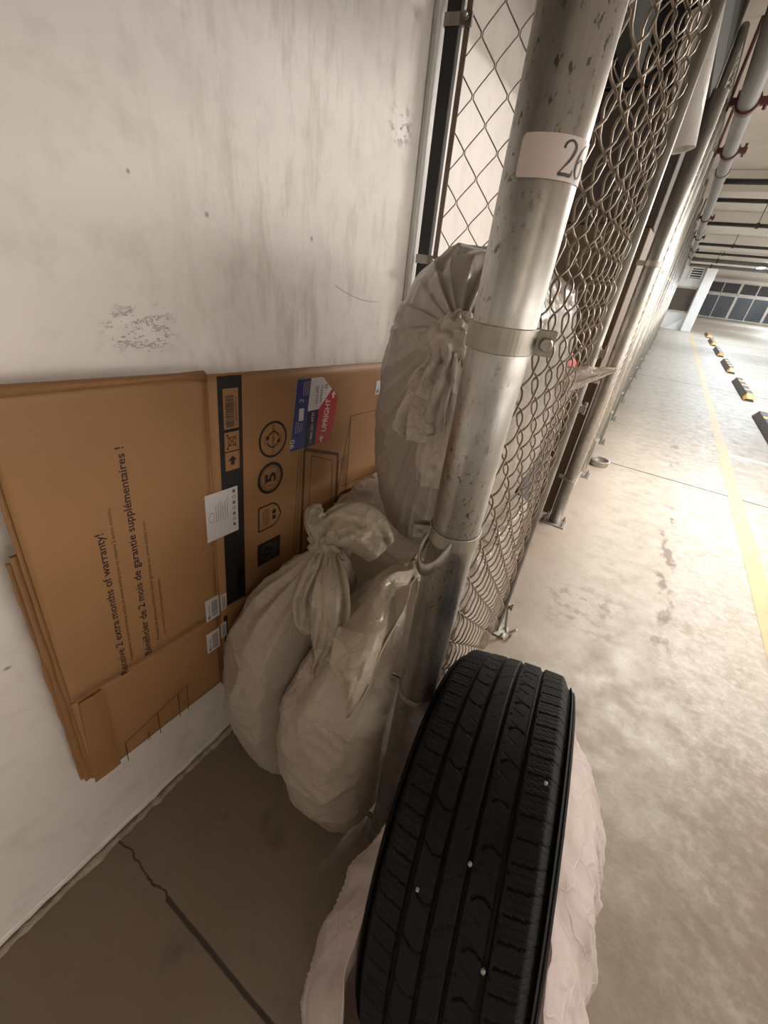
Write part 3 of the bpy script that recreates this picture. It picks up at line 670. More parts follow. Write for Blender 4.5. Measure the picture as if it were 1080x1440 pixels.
# printing -------------------------------------------------------
def text_mesh(s, size, bold=0.0, sx=1.0, align='LEFT'):
    cu = bpy.data.curves.new('txt', 'FONT'); cu.body = s; cu.size = size; cu.offset = bold * size; cu.align_x = align; cu.resolution_u = 3
    ob = bpy.data.objects.new('txt', cu); C.objects.link(ob)
    bpy.context.view_layer.update()
    dg = bpy.context.evaluated_depsgraph_get()
    me = bpy.data.meshes.new_from_object(ob.evaluated_get(dg))
    vs = [(v.co.x * sx, v.co.y) for v in me.vertices]; fs = [tuple(p.vertices) for p in me.polygons]
    bpy.data.objects.remove(ob); bpy.data.curves.remove(cu); bpy.data.meshes.remove(me)
    return vs, fs
def width_of(vs): return max(v[0] for v in vs) - min(v[0] for v in vs)
PXO = 0.0006
def put_text(b, s, start, end, cap, bold=0.0, x=PXO, mi=0):
    """text whose baseline runs from start to end (carton local y,z), letters' tops to the left of the direction"""
    vs, fs = text_mesh(s, 1.0, bold)
    w = width_of(vs); x0 = min(v[0] for v in vs); top = max(v[1] for v in text_mesh('H', 1.0, bold)[0])
    d = Vector((end[0] - start[0], end[1] - start[1])); ln = d.length; d.normalize(); up = Vector((-d.y, d.x))
    kx = ln / w; ky = cap / top
    out = []
    for vx, vy in vs:
        p = Vector(start) + d * ((vx - x0) * kx) + up * (vy * ky); out.append((x, p.x, p.y))
    b.add(out, fs, mi)
def quad(b, pts, x=PXO, mi=0): b.add([(x, p[0], p[1]) for p in pts], [tuple(range(len(pts)))], mi)
def rect(b, y0, y1, z0, z1, x=PXO, mi=0): quad(b, [(y0, z0), (y1, z0), (y1, z1), (y0, z1)], x, mi)
def ringp(b, c, r0, r1, x=PXO, a0=0.0, a1=2 * PI, n=48, sy=1, sz=1):
    rows = [[(x, c[0] + sy * r * math.cos(a0 + (a1 - a0) * i / n), c[1] + sz * r * math.sin(a0 + (a1 - a0) * i / n)) for r in (r0, r1)] for i in range(n + 1)]
    b.grid(rows)
def line(b, p, q, w, x=PXO):
    p, q = Vector(p), Vector(q); d = (q - p).normalized(); nn = Vector((-d.y, d.x)) * w / 2
    quad(b, [p + nn, p - nn, q - nn, q + nn], x)
# warranty text on the left panel
b = MB()
put_text(b, 'Receive 2 extra months of warranty!', cl(0.207, 0.607), cl(0.2435, 0.9484), 0.0135, 0.012)
b.build('english_slogan', MT['ink'], car); b = MB()
put_text(b, 'Bénéficier de 2 mois de garantie supplémentaires !', cl(0.2608, 0.6172), cl(0.3125, 1.0902), 0.0140, 0.012)
b.build('french_slogan', MT['ink'], car)
b = MB()
put_text(b, 'Register for your warranty today at www.danby.com to receive 2 extra months.', cl(0.224, 0.6318), cl(0.2665, 0.9907), 0.0065)
put_text(b, "Enregistrez dès aujourd'hui à votre garantie sur www.danby.com", cl(0.284, 0.6404), cl(0.3165, 0.9357), 0.0065)
put_text(b, 'pour recevoir 2 mois supplémentaires.', cl(0.2995, 0.6411), cl(0.3161, 0.7938), 0.0060)
b.build('small_print', MT['inkbrown'], car)
# black band with boxed symbols on the front panel
BL0, BL1 = 0.022, 0.082
b = MB()
rect(b, BL0, BL1, ZF + 0.01, HT - 0.004)
b.build('black_band', MT['ink'], car)
b = MB(); xb = PXO + 0.0004
def bandbox(zc, hz): rect(b, BL0 + 0.012, BL1 - 0.010, zc - hz, zc + hz, xb)
bandbox(0.782, 0.042); bandbox(0.712, 0.021); bandbox(0.667, 0.021)
b.build('symbol_boxes', MT['card'], car)
b = MB(); xb2 = xb + 0.0003
z = 0.744
while z < 0.808:
    w = random.choice([0.0008, 0.0012, 0.002]); rect(b, BL0 + 0.017, BL1 - 0.022, z, z + w, xb2); z += w + random.choice([0.0008, 0.0014])
put_text(b, '0 67638 00951 7', (BL1 - 0.014, 0.746), (BL1 - 0.014, 0.806), 0.005, 0.01, xb2)
cY, cZ = (BL0 + BL1) / 2 + 0.001, 0.712
line(b, (cY - 0.012, cZ - 0.012), (cY + 0.012, cZ + 0.012), 0.002, xb2); line(b, (cY - 0.012, cZ + 0.012), (cY + 0.012, cZ - 0.012), 0.002, xb2)
for q in (-0.009, 0.009): line(b, (cY - 0.009, cZ + q), (cY + 0.009, cZ + q), 0.002, xb2); line(b, (cY + q, cZ - 0.009), (cY + q, cZ + 0.009), 0.0016, xb2)
for q in (-0.015, 0.015): ringp(b, (cY - 0.012, cZ + q), 0.0, 0.0025, xb2, n=12)
cZ = 0.667
quad(b, [(cY - 0.005, cZ - 0.009), (cY + 0.005, cZ - 0.009), (cY + 0.005, cZ + 0.001), (cY + 0.012, cZ + 0.001), (cY, cZ + 0.012), (cY - 0.012, cZ + 0.001), (cY - 0.005, cZ + 0.001)], xb2)
b.build('symbol_print', MT['ink'], car)
# model lettering, round emblems, shield, brand word
b = MB()
put_text(b, 'DCF070A5WCDB', cl(0.5315, 0.9974), cl(0.5445, 1.1300), 0.0155, 0.012)
b.build('model_number', MT['ink'], car); b = MB()
put_text(b, 'SIDE / CÔTÉ', cl(0.5210, 1.066), cl(0.5275, 1.1296), 0.0085, 0.008)
b.build('side_marking', MT['ink'], car); b = MB()
cc = cl(0.6477, 1.0060)
ringp(b, cc, 0.0395, 0.0455)
ringp(b, cc, 0.017, 0.0205, a0=math.radians(200), a1=math.radians(330)); ringp(b, cc, 0.017, 0.0205, a0=math.radians(20), a1=math.radians(150))
for a in (330, 150):
    ca = math.radians(a); p = Vector(cc) + Vector((math.cos(ca), math.sin(ca))) * 0.0188; td = Vector((-math.sin(ca), math.cos(ca))); nd = Vector((math.cos(ca), math.sin(ca)))
    quad(b, [p - nd * 0.0065, p + nd * 0.0065, p + td * 0.012])
for q in (-0.012, -0.017, 0.012, 0.017): line(b, (cc[0] + q * 1.55, cc[1] - 0.01), (cc[0] + q * 1.55, cc[1] + 0.012), 0.0012)
put_text(b, 'CONVERTIBLE', (cc[0] + 0.0035, cc[1] - 0.037), (cc[0] + 0.0035, cc[1] + 0.037), 0.0075, 0.012)
b.build('convertible_emblem', MT['ink'], car); b = MB()
cc = cl(0.6325, 0.9075)
ringp(b, cc, 0.034, 0.0425); ringp(b, cc, 0.0295, 0.0308)
put_text(b, '5', (cc[0] + 0.016, cc[1] - 0.012), (cc[0] + 0.016, cc[1] + 0.014), 0.032, 0.03)
line(b, (cc[0] - 0.018, cc[1] - 0.014), (cc[0] - 0.018, cc[1] + 0.014), 0.003); line(b, (cc[0] - 0.012, cc[1] - 0.02), (cc[0] + 0.016, cc[1] - 0.02), 0.0016); line(b, (cc[0] + 0.022, cc[1] - 0.016), (cc[0] + 0.022, cc[1] + 0.016), 0.0016)
b.build('round_emblem', MT['ink'], car); b = MB()
cc = cl(0.621, 0.795)
sh = [(-0.037, -0.03), (0.012, -0.03), (0.028, -0.022), (0.041, 0.0), (0.028, 0.028), (0.012, 0.039), (-0.037, 0.039)]
shc = [(p[0] * 1.0, p[1] * 1.0) for p in sh]
for k in range(len(shc)):
    p, q = shc[k], shc[(k + 1) % len(shc)]; line(b, (cc[0] + p[0], cc[1] + p[1]), (cc[0] + q[0], cc[1] + q[1]), 0.0042)
for q, l in ((-0.022, 0.02), (-0.015, 0.025), (-0.009, 0.025), (-0.003, 0.025)): line(b, (cc[0] + q, cc[1] - l + 0.004), (cc[0] + q, cc[1] + l + 0.004), 0.0016)
for q in (-0.010, 0.006): rect(b, cc[0] + 0.010, cc[0] + 0.022, cc[1] + q, cc[1] + q + 0.012)
b.build('shield_emblem', MT['ink'], car); b = MB()
put_text(b, 'Danby', cl(0.512, 0.6195), cl(0.5195, 0.7010), 0.019, 0.03)
put_text(b, 'DESIGNER', cl(0.523, 0.665), cl(0.5275, 0.719), 0.003, 0.0)
b.build('maker_word', MT['ink'], car)
b = MB(); q0 = cl(0.612, 0.69); rect(b, q0[0] - 0.041, q0[0] + 0.041, q0[1] - 0.034, q0[1] + 0.036); bx = b.build('black_square_print', MT['ink'], car)
b = MB(); ringp(b, (q0[0] - 0.006, q0[1]), 0.022, 0.0232, PXO + 0.0003); line(b, (q0[0] - 0.02, q0[1] + 0.004), (q0[0] + 0.012, q0[1] - 0.004), 0.0012, PXO + 0.0003); line(b, (q0[0] + 0.022, q0[1] - 0.03), (q0[0] + 0.022, q0[1] + 0.03), 0.0012, PXO + 0.0003); b.build('line_art', MT['greyink'], bx)
# drawing of the appliance: open frame, grill triangle, panel lines
b = MB()
def poly(pts, w, close=True):
    P = [cl(*p) for p in pts]
    for i in range(len(P) if close else len(P) - 1): line(b, P[i], P[(i + 1) % len(P)], w)
poly([(0.757, 0.946), (0.905, 0.884), (0.902, 0.62), (0.735, 0.60)], 0.010)
poly([(0.785, 0.918), (0.880, 0.872), (0.878, 0.64), (0.765, 0.62)], 0.0025)
poly([(0.735, 0.945), (0.700, 0.60)], 0.0022, False); poly([(0.745, 0.945), (0.712, 0.60)], 0.0022, False)
poly([(0.961, 0.990), (0.905, 0.73), (0.955, 0.72)], 0.0022)
for k in range(11):
    u = k / 11; line(b, cl(0.953 - 0.046 * (1 - u) * 0.9, 0.86 - 0.12 * u), cl(0.9575, 0.868 - 0.12 * u), 0.003)
poly([(0.961, 0.990), (1.19, 0.972)], 0.0022, False); poly([(0.93, 0.765), (1.19, 0.735)], 0.0022, False)
b.build('appliance_drawing', MT['inkbrown'], car)
# thin boxed print on the left flap
b = MB()
poly([(0.1464, 0.345), (0.1539, 0.4093), (0.316, 0.4365), (0.303, 0.345)], 0.002, False)
line(b, cl(0.2335, 0.422), cl(0.2265, 0.345), 0.002); line(b, cl(0.289, 0.431), cl(0.28, 0.345), 0.002)
put_text(b, 'Danby', cl(0.203, 0.358), cl(0.2055, 0.385), 0.007, 0.02); put_text(b, 'model', cl(0.30, 0.375), cl(0.3025, 0.392), 0.005, 0.0)
b.build('flap_print', MT['inkbrown'], car)
# band and symbols continuing on the lower flap
b = MB(); rect(b, -0.020 + 0.03, 0.0205, 0.015, ZF - 0.02); rect(b, 0.072, 0.080, 0.015, ZF - 0.02)
for zz in (0.075, 0.045, 0.02): rect(b, 0.0205, 0.072, zz, zz + 0.004)
rect(b, 0.036, 0.056, 0.056, 0.068); z = 0.088
while z < 0.13: rect(b, 0.032, 0.056, z, z + 0.001); z += 0.0024
b.build('flap_band_print', MT['ink'], car)
# stickers
def sticker(name, y0, y1, z0, z1, barcode=True, x=0.0012, lab='white barcode sticker'):
    b = MB(); b.box(PXO, x, y0, y1, z0, z1); o = b.build(name, MT['paper'], car); o['label'] = lab
    b = MB(); xx = x + 0.0003; z = z0 + (z1 - z0) * 0.12
    if barcode:
        while z < z1 - (z1 - z0) * 0.15:
            w = random.choice([0.0007, 0.0012, 0.0018]); rect(b, y0 + (y1 - y0) * 0.42, y1 - (y1 - y0) * 0.12, z, z + w, xx); z += w + random.choice([0.0007, 0.0012])
        put_text(b, 'X00 4726', (y0 + (y1 - y0) * 0.30, z0 + 0.006), (y0 + (y1 - y0) * 0.30, z1 - 0.02), 0.004, 0.02, xx)
        rect(b, y0 + 0.005, y0 + (y1 - y0) * 0.3, z0 + 0.005, z0 + 0.014, xx)
    else:
        for q in (0.35, 0.65): rect(b, y0 + (y1 - y0) * q - 0.0012, y0 + (y1 - y0) * q + 0.0012, z0 + 0.006, z1 - 0.006, xx)
    b.build('sticker_print', MT['greyink'], o); return o
q = cl(0.419, 0.624); sticker('barcode_sticker', q[0] - 0.019, q[0] + 0.019, q[1] - 0.033, q[1] + 0.033)
q = cl(0.452, 0.620); sticker('barcode_sticker', q[0] - 0.0085, q[0] + 0.0085, q[1] - 0.025, q[1] + 0.026, False)
q = cl(0.406, 0.519); sticker('barcode_sticker', q[0] - 0.019, q[0] + 0.019, q[1] - 0.034, q[1] + 0.032)
q = cl(0.440, 0.529); sticker('barcode_sticker', q[0] - 0.0085, q[0] + 0.0085, q[1] - 0.025, q[1] + 0.026, False)
q = cl(1.115, 1.05); sticker('barcode_sticker', q[0] - 0.03, q[0] + 0.03, q[1] - 0.021, q[1] + 0.021)
# white paper label with pictograms
q0 = cl(0.483, 0.871); b = MB(); y0, y1, z0, z1 = q0[0] - 0.043, q0[0] + 0.043, q0[1] - 0.058, q0[1] + 0.060
b.box(PXO, 0.0012, y0, y1, z0, z1); lb = b.build('paper_label', MT['paper'], car); lb['label'] = 'plain white paper label with pictograms'
b = MB(); xx = 0.0015
for k in range(7):
    zc = z1 - 0.010 - k * 0.0145; ringp(b, (y1 - 0.011, zc), 0.0028 if k % 2 else 0.0, 0.0045, xx, n=14)
    if k % 2 == 0: line(b, (y1 - 0.014, zc + 0.005), (y1 - 0.008, zc - 0.005), 0.0012, xx)
for k in range(6): line(b, (y0 + 0.026 + k * 0.006, z0 + 0.045), (y0 + 0.026 + k * 0.006, z0 + 0.085 + (k % 3) * 0.006), 0.0012, xx)
ringp(b, (y0 + 0.014, z0 + 0.06), 0.007, 0.0078, xx, sz=1.6)
b.build('label_print', MT['greyink'], lb)
# freight sticker: blue, white, navy and red fields
P = lambda y, z: cl(y, z)
b = MB(); outl = [P(0.7339, 1.134), P(0.828, 1.126), P(0.893, 1.062), P(0.864, 0.942), P(0.700, 0.957)]
out3 = [(p[0], p[1]) for p in outl]
n5 = len(out3)
b.add([(PXO, p[0], p[1]) for p in out3] + [(0.0012, p[0], p[1]) for p in out3], [tuple(range(n5)), tuple(range(2 * n5 - 1, n5 - 1, -1))] + [(i, (i + 1) % n5, n5 + (i + 1) % n5, n5 + i) for i in range(n5)])
fs_ = b.build('freight_sticker', MT['paper'], car); fs_['label'] = 'blue, white and red freight handling sticker'
xx = 0.0015
b = MB(); quad(b, [P(0.7339, 1.134), P(0.700, 0.957), P(0.752, 0.952), P(0.783, 1.130)], xx); b.build('blue_field', MT['blue'], fs_)
b = MB(); quad(b, [P(0.752, 0.952), P(0.797, 0.948), P(0.812, 1.045), P(0.768, 1.048)], xx); b.build('navy_field', MT['navy'], fs_)
b = MB(); quad(b, [P(0.797, 0.948), P(0.864, 0.942), P(0.893, 1.062), P(0.868, 1.090), P(0.812, 1.045)], xx); b.build('red_field', MT['red'], fs_)
b = MB(); xx = 0.0018
put_text(b, 'UPRIGHT', P(0.842, 0.975), P(0.862, 1.062), 0.020, 0.02, xx)
for cY, cZ in (P(0.823, 0.958), P(0.872, 1.072)):
    quad(b, [(cY - 0.004, cZ - 0.009), (cY + 0.004, cZ - 0.009), (cY + 0.004, cZ), (cY + 0.010, cZ), (cY, cZ + 0.010), (cY - 0.010, cZ), (cY - 0.004, cZ)], xx)
put_text(b, '1-866-231-9731', P(0.783, 0.960), P(0.794, 1.040), 0.009, 0.01, xx)
put_text(b, '90', P(0.715, 0.962), P(0.719, 0.985), 0.014, 0.0, xx); put_text(b, '2', P(0.752, 1.074), P(0.754, 1.084), 0.014, 0.0, xx)
for k in range(4):
    line(b, P(0.722 + k * 0.007, 1.0), P(0.727 + k * 0.007, 1.03 - 0.003 * k), 0.0011, xx); line(b, P(0.753 + k * 0.006, 1.09), P(0.757 + k * 0.006, 1.125), 0.0011, xx)
    line(b, P(0.763, 0.962), P(0.768, 1.0), 0.0011, xx)
rect(b, *sorted([P(0.735, 1.03)[0], P(0.755, 1.06)[0]]), *sorted([P(0.735, 1.03)[1], P(0.755, 1.06)[1]]), xx)
b.build('white_lettering', MT['paper'], fs_)
b = MB(); put_text(b, 'DELICATE', P(0.806, 1.060), P(0.812, 1.105), 0.008, 0.01, xx); put_text(b, 'HANDLING', P(0.822, 1.060), P(0.829, 1.105), 0.008, 0.01, xx); ringp(b, P(0.842, 1.10), 0.004, 0.006, xx, n=16); b.build('purple_lettering', MT['blue'], fs_)

# ------------------------------------------------------------------ bags
def clampx(p, lo=None, hi=None, ylo=None, yhi=None):
    def soft_hi(v, h, k=0.03): return v if v < h - k else h - k + k * math.tanh((v - h + k) / k)
    def soft_lo(v, l, k=0.03): return -soft_hi(-v, -l, k)
    if hi is not None: p.x = soft_hi(p.x, hi)
    if lo is not None: p.x = soft_lo(p.x, lo)
    if yhi is not None: p.y = soft_hi(p.y, yhi)
    if ylo is not None: p.y = soft_lo(p.y, ylo)
    return p
def crease(p, f, sd):
    d, _ = noise.voronoi(p * f + Vector((sd, sd * 1.7, sd * 0.3)) + 0.75 * Vector((noise.noise(p * f * 0.9), noise.noise(p * f * 0.9 + Vector((9, 1, 4))), noise.noise(p * f * 0.9 + Vector((3, 8, 5))))))
    e = d[1] - d[0]
    return math.exp(-(e / 0.085) ** 2)
def bag_surface(rings, axis_m, nth=200, ns=150, sd=1.0, pleats=17, pl0=0.55, plamp=0.20, cr=0.008, lump=0.022, cfn=None, cf=5.0):
    """rings: (s, ra, rb, cx, cy) along local z; axis_m places local frame in the world"""
    R = crom([(r[0], r[1], r[2]) for r in rings], ns); Q = crom([(r[3], r[4], 0) for r in rings], ns)
    smin, smax = rings[0][0], rings[-1][0]; rows = []
    ph = [random.uniform(-0.5, 0.5) for _ in range(pleats)]; am = [random.uniform(0.1, 1.0) for _ in range(pleats)]
    for i in range(ns + 1):
        s = i / ns; z, ra, rb = R[i]; ra = max(ra, 0.0005); rb = max(rb, 0.0005); row = []
        pa = smoothstep(pl0, 0.97, s)
        for j in range(nth):
            th = 2 * PI * j / nth
            u = th / (2 * PI) * pleats + 0.35 * noise.noise(Vector((math.cos(th) * 1.4, math.sin(th) * 1.4, sd + 1.5 * s)))
            k = int(math.floor(u)) % pleats; fr = u - math.floor(u)
            tri = abs(2 * fr - 1) ** 1.3 - 0.5
            pf = 1 + plamp * pa * tri * am[k] * 1.6
            se = 2.35
            cx_, sx_ = math.cos(th), math.sin(th)
            rr = (abs(cx_) ** se + abs(sx_) ** se) ** (-1 / se)
            p = Vector((Q[i].x + ra * rr * cx_ * pf, Q[i].y + rb * rr * sx_ * pf, z))
            nrm = Vector((cx_, sx_, 0.0))
            wfac = min(1.0, min(ra, rb) / 0.09)
            q = p + Vector((sd * 3, 0, 0))
            d = lump * noise.fractal(q * 4.2, 0.9, 2.0, 3) * wfac
            d += cr * crease(p, cf, sd) * wfac + cr * 0.55 * crease(p, cf * 2.1, sd + 5) * wfac
            d += 0.004 * noise.noise(q * 22) * wfac
            p = axis_m @ (p + nrm * d)
            if cfn: p = cfn(p)
            if p.z < 0.003: p.z = 0.003
            row.append(p)
        rows.append(row)
    b = MB(); b.grid(rows, wrap=True)
    b.f.append(list(range(nth))[::-1]); b.m.append(0)
    return b
def drape(path, wid, nrm, pleat=3, amp=0.012, belly=0.012, n=60, nu=28, sd=0.0, cr=0.004, cfn=None):
    """a soft folded sheet along a path: wid(t), surface normal hint"""
    P = crom(path, n); nrm = Vector(nrm).normalized(); rows = []
    for i, p in enumerate(P):
        tg = (P[min(n, i + 1)] - P[max(0, i - 1)]).normalized(); sdv = tg.cross(nrm).normalized(); nn = sdv.cross(tg)
        t = i / n; w = wid(t); r = []
        for j in range(nu + 1):
            u = -1 + 2 * j / nu
            h = amp * min(1, w / 0.03) * (0.55 * math.sin(u * pleat * PI + 1.7 * sd + 1.2 * t + 2.2 * noise.noise(Vector((u * 1.3, t * 2.5, sd)))) + 1.5 * noise.noise(Vector((u * pleat * 0.9 + sd, t * 2.2, sd * 2.1)))) + 0.10 * amp * crease(Vector((u * 0.16 + sd, t * 0.3, sd)), 11, sd) + belly * (1 - u * u) + cr * noise.fractal(Vector((u * 2.2 + sd, t * 6, sd)), 0.9, 2, 3)
            q = p + sdv * (w * u * (1 + 0.12 * noise.noise(Vector((t * 5, sd, u))))) + nn * h
            if cfn: q = cfn(q)
            r.append(q)
        rows.append(r)
    b = MB(); b.grid(rows); return b
def knot(c, r, sd, stretch=(1, 1, 1), n=48, m=32, amp=0.35):
    b = MB(); rows = []
    for i in range(m + 1):
        la = -PI / 2 + PI * i / m; row = []
        for j in range(n):
            lo = 2 * PI * j / n
            d = Vector((math.cos(la) * math.cos(lo), math.cos(la) * math.sin(lo), math.sin(la)))
            k = 1 + amp * (abs(noise.noise(d * 1.8 + Vector((sd, 0, 0)))) * 1.6 - 0.25) + 0.10 * math.sin(lo * 7 + la * 3 + sd) + 0.06 * noise.noise(d * 7 + Vector((sd, 2, 2)))
            row.append(Vector(c) + Vector((d.x * stretch[0], d.y * stretch[1], d.z * stretch[2])) * (r * k))
        rows.append(row)
    b.grid(rows, wrap=True); return b
I4 = Matrix.Identity(4)

# ---- bag A: by the wall
SEPN = Vector((0.93, -0.36, 0)).normalized(); SEPP = Vector((-0.438, 0.52, 0))
def side_clamp(p, sgn, k=0.03):
    """keep a bag on its own side of the plane where the two front bags press together"""
    if p.z > 0.72: return p
    d = (p - SEPP).dot(SEPN) * sgn
    if d < k + 0.004:
        nd = 0.004 + k - k * math.tanh((k + 0.004 - d) / k); p += SEPN * sgn * (nd - d)
    return p
FA = lambda p: side_clamp(clampx(p, lo=(-0.678 if p.z > 0.2 else -0.735)), -1)
cA = (-0.545, 0.545)
bagA = thing('trash_bag', 'knotted cloudy grey plastic bag standing against the carton', 'bag', (cA[0], cA[1], 0), 0, 'stuffed plastic bags in the locker')
def mk(b, name, m, par, smooth=True, solid=0):
    for i in range(len(b.v)): b.v[i] = b.v[i] - Vector(par.location)
    return b.build(name, m, par, smooth=smooth, solid=solid)
rA = [(0.004, 0.06, 0.06, 0, 0), (0.012, 0.10, 0.10, 0, 0), (0.06, 0.142, 0.145, 0, 0), (0.18, 0.170, 0.172, 0, 0.0), (0.36, 0.178, 0.176, 0, 0), (0.52, 0.160, 0.160, 0.01, 0.0), (0.66, 0.120, 0.120, 0.04, 0.01), (0.77, 0.062, 0.062, 0.075, 0.02), (0.835, 0.026, 0.026, 0.095, 0.025)]
b = bag_surface(rA, Matrix.Translation((cA[0], cA[1], 0)), sd=1.0, cfn=FA, plamp=0.26, cr=0.0055, pleats=14, lump=0.016, pl0=0.6, cf=4)
mk(b, 'body', MT['bagA'], bagA)
KA = Vector((-0.448, 0.565, 0.850))
mk(knot(KA, 0.034, 2.0, (1.2, 1.0, 0.8)), 'knot', MT['tail'], bagA)
mk(drape([KA, KA + Vector((0.015, 0.02, 0.045)), KA + Vector((0.065, 0.035, 0.055)), KA + Vector((0.115, 0.04, 0.02))], lambda t: 0.018 + 0.040 * math.sin(PI * min(1, t * 0.9)) ** 0.8, (0.3, -0.6, 0.7), 3, 0.012, 0.02, sd=1.1, cr=0.010), 'bag_tail', MT['tail'], bagA, solid=0.0015)
mk(drape([KA + Vector((-0.005, -0.01, 0.0)), KA + Vector((-0.03, 0.0, 0.04)), KA + Vector((-0.04, 0.012, 0.06)), KA + Vector((-0.025, 0.02, 0.075))], lambda t: 0.014 + 0.016 * math.sin(PI * t), (0.3, -0.8, 0.4), 2, 0.008, 0.012, sd=2.3, cr=0.008), 'bag_tail', MT['tail'], bagA, solid=0.0015)
fr = Vector((0.35, -0.80, 0))
mk(drape([KA + fr * 0.02, KA + fr * 0.06 + Vector((-0.005, 0, -0.015)), KA + fr * 0.11 + Vector((-0.02, 0, -0.07)), KA + fr * 0.125 + Vector((-0.01, 0, -0.125)), KA + fr * 0.11 + Vector((0.01, 0, -0.145))], lambda t: 0.013 + 0.019 * smoothstep(0, 0.5, t) - 0.018 * smoothstep(0.85, 1, t), (0.35, -0.8, 0.3), 3, 0.009, 0.012, sd=3.9, cr=0.008), 'bag_tail', MT['tail'], bagA, solid=0.0015)
mk(drape([KA + fr * 0.02 + Vector((0.02, 0.0, 0)), KA + fr * 0.07 + Vector((0.035, 0, -0.01)), KA + fr * 0.13 + Vector((0.05, 0, -0.07)), KA + fr * 0.145 + Vector((0.04, 0, -0.15)), KA + fr * 0.15 + Vector((0.03, 0, -0.20)), KA + fr * 0.145 + Vector((0.02, 0, -0.25))], lambda t: 0.013 + 0.026 * smoothstep(0, 0.35, t) - 0.018 * smoothstep(0.45, 0.7, t) - 0.004 * smoothstep(0.85, 1, t), (0.45, -0.8, 0.3), 3, 0.009, 0.012, sd=5.2, cr=0.008), 'bag_tail', MT['tail'], bagA, solid=0.0015)

# ---- bag B: in front, by the post
FB = lambda p: side_clamp(clampx(p, hi=-0.197), 1)
cB = (-0.335, 0.515)
bagB = thing('trash_bag', 'plastic bag with a pointed hanging flap, nearest the foreground post', 'bag', (cB[0], cB[1], 0), 0, 'stuffed plastic bags in the locker')
rB = [(0.004, 0.05, 0.05, 0, 0), (0.012, 0.09, 0.10, 0, 0), (0.06, 0.130, 0.14, 0, 0), (0.18, 0.158, 0.160, 0, 0), (0.36, 0.165, 0.165, 0, 0.01), (0.52, 0.150, 0.155, 0.01, 0.03), (0.64, 0.125, 0.135, 0.03, 0.06), (0.76, 0.08, 0.085, 0.05, 0.09), (0.84, 0.03, 0.03, 0.065, 0.11)]
b = bag_surface(rB, Matrix.Translation((cB[0], cB[1], 0)), sd=4.4, cfn=FB, cf=3.6, pl0=0.5, plamp=0.24, cr=0.006, pleats=11, lump=0.016)
mk(b, 'body', MT['bagB'], bagB)
kb = Vector((cB[0] + 0.07, cB[1] + 0.105, 0.85))
mk(knot(kb, 0.026, 6.0), 'knot', MT['tail'], bagB)
FL = lambda p: clampx(p, hi=-0.197)
mk(drape([kb, kb + Vector((0.0, -0.09, 0.015)), Vector((-0.222, 0.415, 0.87)), Vector((-0.212, 0.365, 0.835)), Vector((-0.213, 0.352, 0.785)), Vector((-0.214, 0.345, 0.735))], lambda t: 0.02 + 0.045 * smoothstep(0.0, 0.4, t) * (1 - smoothstep(0.5, 1.0, t)) - 0.017 * smoothstep(0.75, 1, t), (0.15, -0.85, 0.5), 1.5, 0.010, 0.012, sd=8.1, cfn=FL, cr=0.010), 'bag_tail', MT['tail'], bagB, solid=0.0015)

# ---- support bag behind, seen through the mesh
FD = lambda p: clampx(p, hi=-0.170, lo=-0.67, yhi=1.39, ylo=0.735)
cD = (-0.40, 1.06)
bagD = thing('trash_bag', 'pale plastic bag low behind the mesh, beneath the tall taupe bag', 'bag', (cD[0], cD[1], 0), 0, 'stuffed plastic bags in the locker')
rD = [(0.004, 0.10, 0.10, 0, 0), (0.012, 0.17, 0.18, 0, 0), (0.08, 0.28, 0.30, 0, 0), (0.3, 0.31, 0.34, 0, 0), (0.5, 0.31, 0.34, 0, 0), (0.70, 0.30, 0.33, 0, 0.0), (0.755, 0.26, 0.28, 0, 0.0), (0.775, 0.12, 0.14, -0.10, -0.08), (0.80, 0.02, 0.02, -0.17, -0.18)]
b = bag_surface(rD, Matrix.Translation((cD[0], cD[1], 0)), sd=7.7, cfn=FD, plamp=0.1, cf=7, cr=0.022, lump=0.04)
mk(b, 'body', MT['tailpale'], bagD)

# ---- bag C: the tall one on top, its knot facing the camera
FC = lambda p: clampx(p, hi=-0.170, lo=-0.66, yhi=1.335)
cC = Vector((-0.312, 0.98, 1.118))
ax = Vector((0.0, -1.0, 0.02)).normalized(); upv = (Vector((0, 0, 1)) - ax * ax.z).normalized(); sdv = upv.cross(ax)
mC = Matrix(((sdv.x, upv.x, ax.x, cC.x), (sdv.y, upv.y, ax.y, cC.y), (sdv.z, upv.z, ax.z, cC.z), (0, 0, 0, 1)))
bagC = thing('trash_bag', 'big taupe plastic bag stacked on top, pleated toward a pale knot', 'bag', (cC.x, cC.y, cC.z - 0.32), 0, 'stuffed plastic bags in the locker')
rC = [(-0.345, 0.05, 0.07, 0, 0), (-0.325, 0.11, 0.18, 0, 0), (-0.21, 0.155, 0.285, 0, 0), (-0.02, 0.166, 0.305, 0, 0), (0.19, 0.163, 0.308, 0, 0.0), (0.265, 0.138, 0.275, 0.005, 0.012), (0.325, 0.090, 0.18, 0.028, 0.075), (0.362, 0.045, 0.085, 0.050, 0.14), (0.38, 0.022, 0.028, 0.064, 0.178)]
b = bag_surface(rC, mC, sd=11.3, cfn=FC, pleats=26, pl0=0.52, plamp=0.24, cr=0.005, cf=4.0, lump=0.012, nth=300, ns=180)
mk(b, 'body', MT['bagC'], bagC)
KC = mC @ Vector((0.067, 0.178, 0.395))
mk(knot(KC, 0.036, 13.0, (0.9, 0.9, 1.15)), 'knot', MT['tailpale'], bagC)
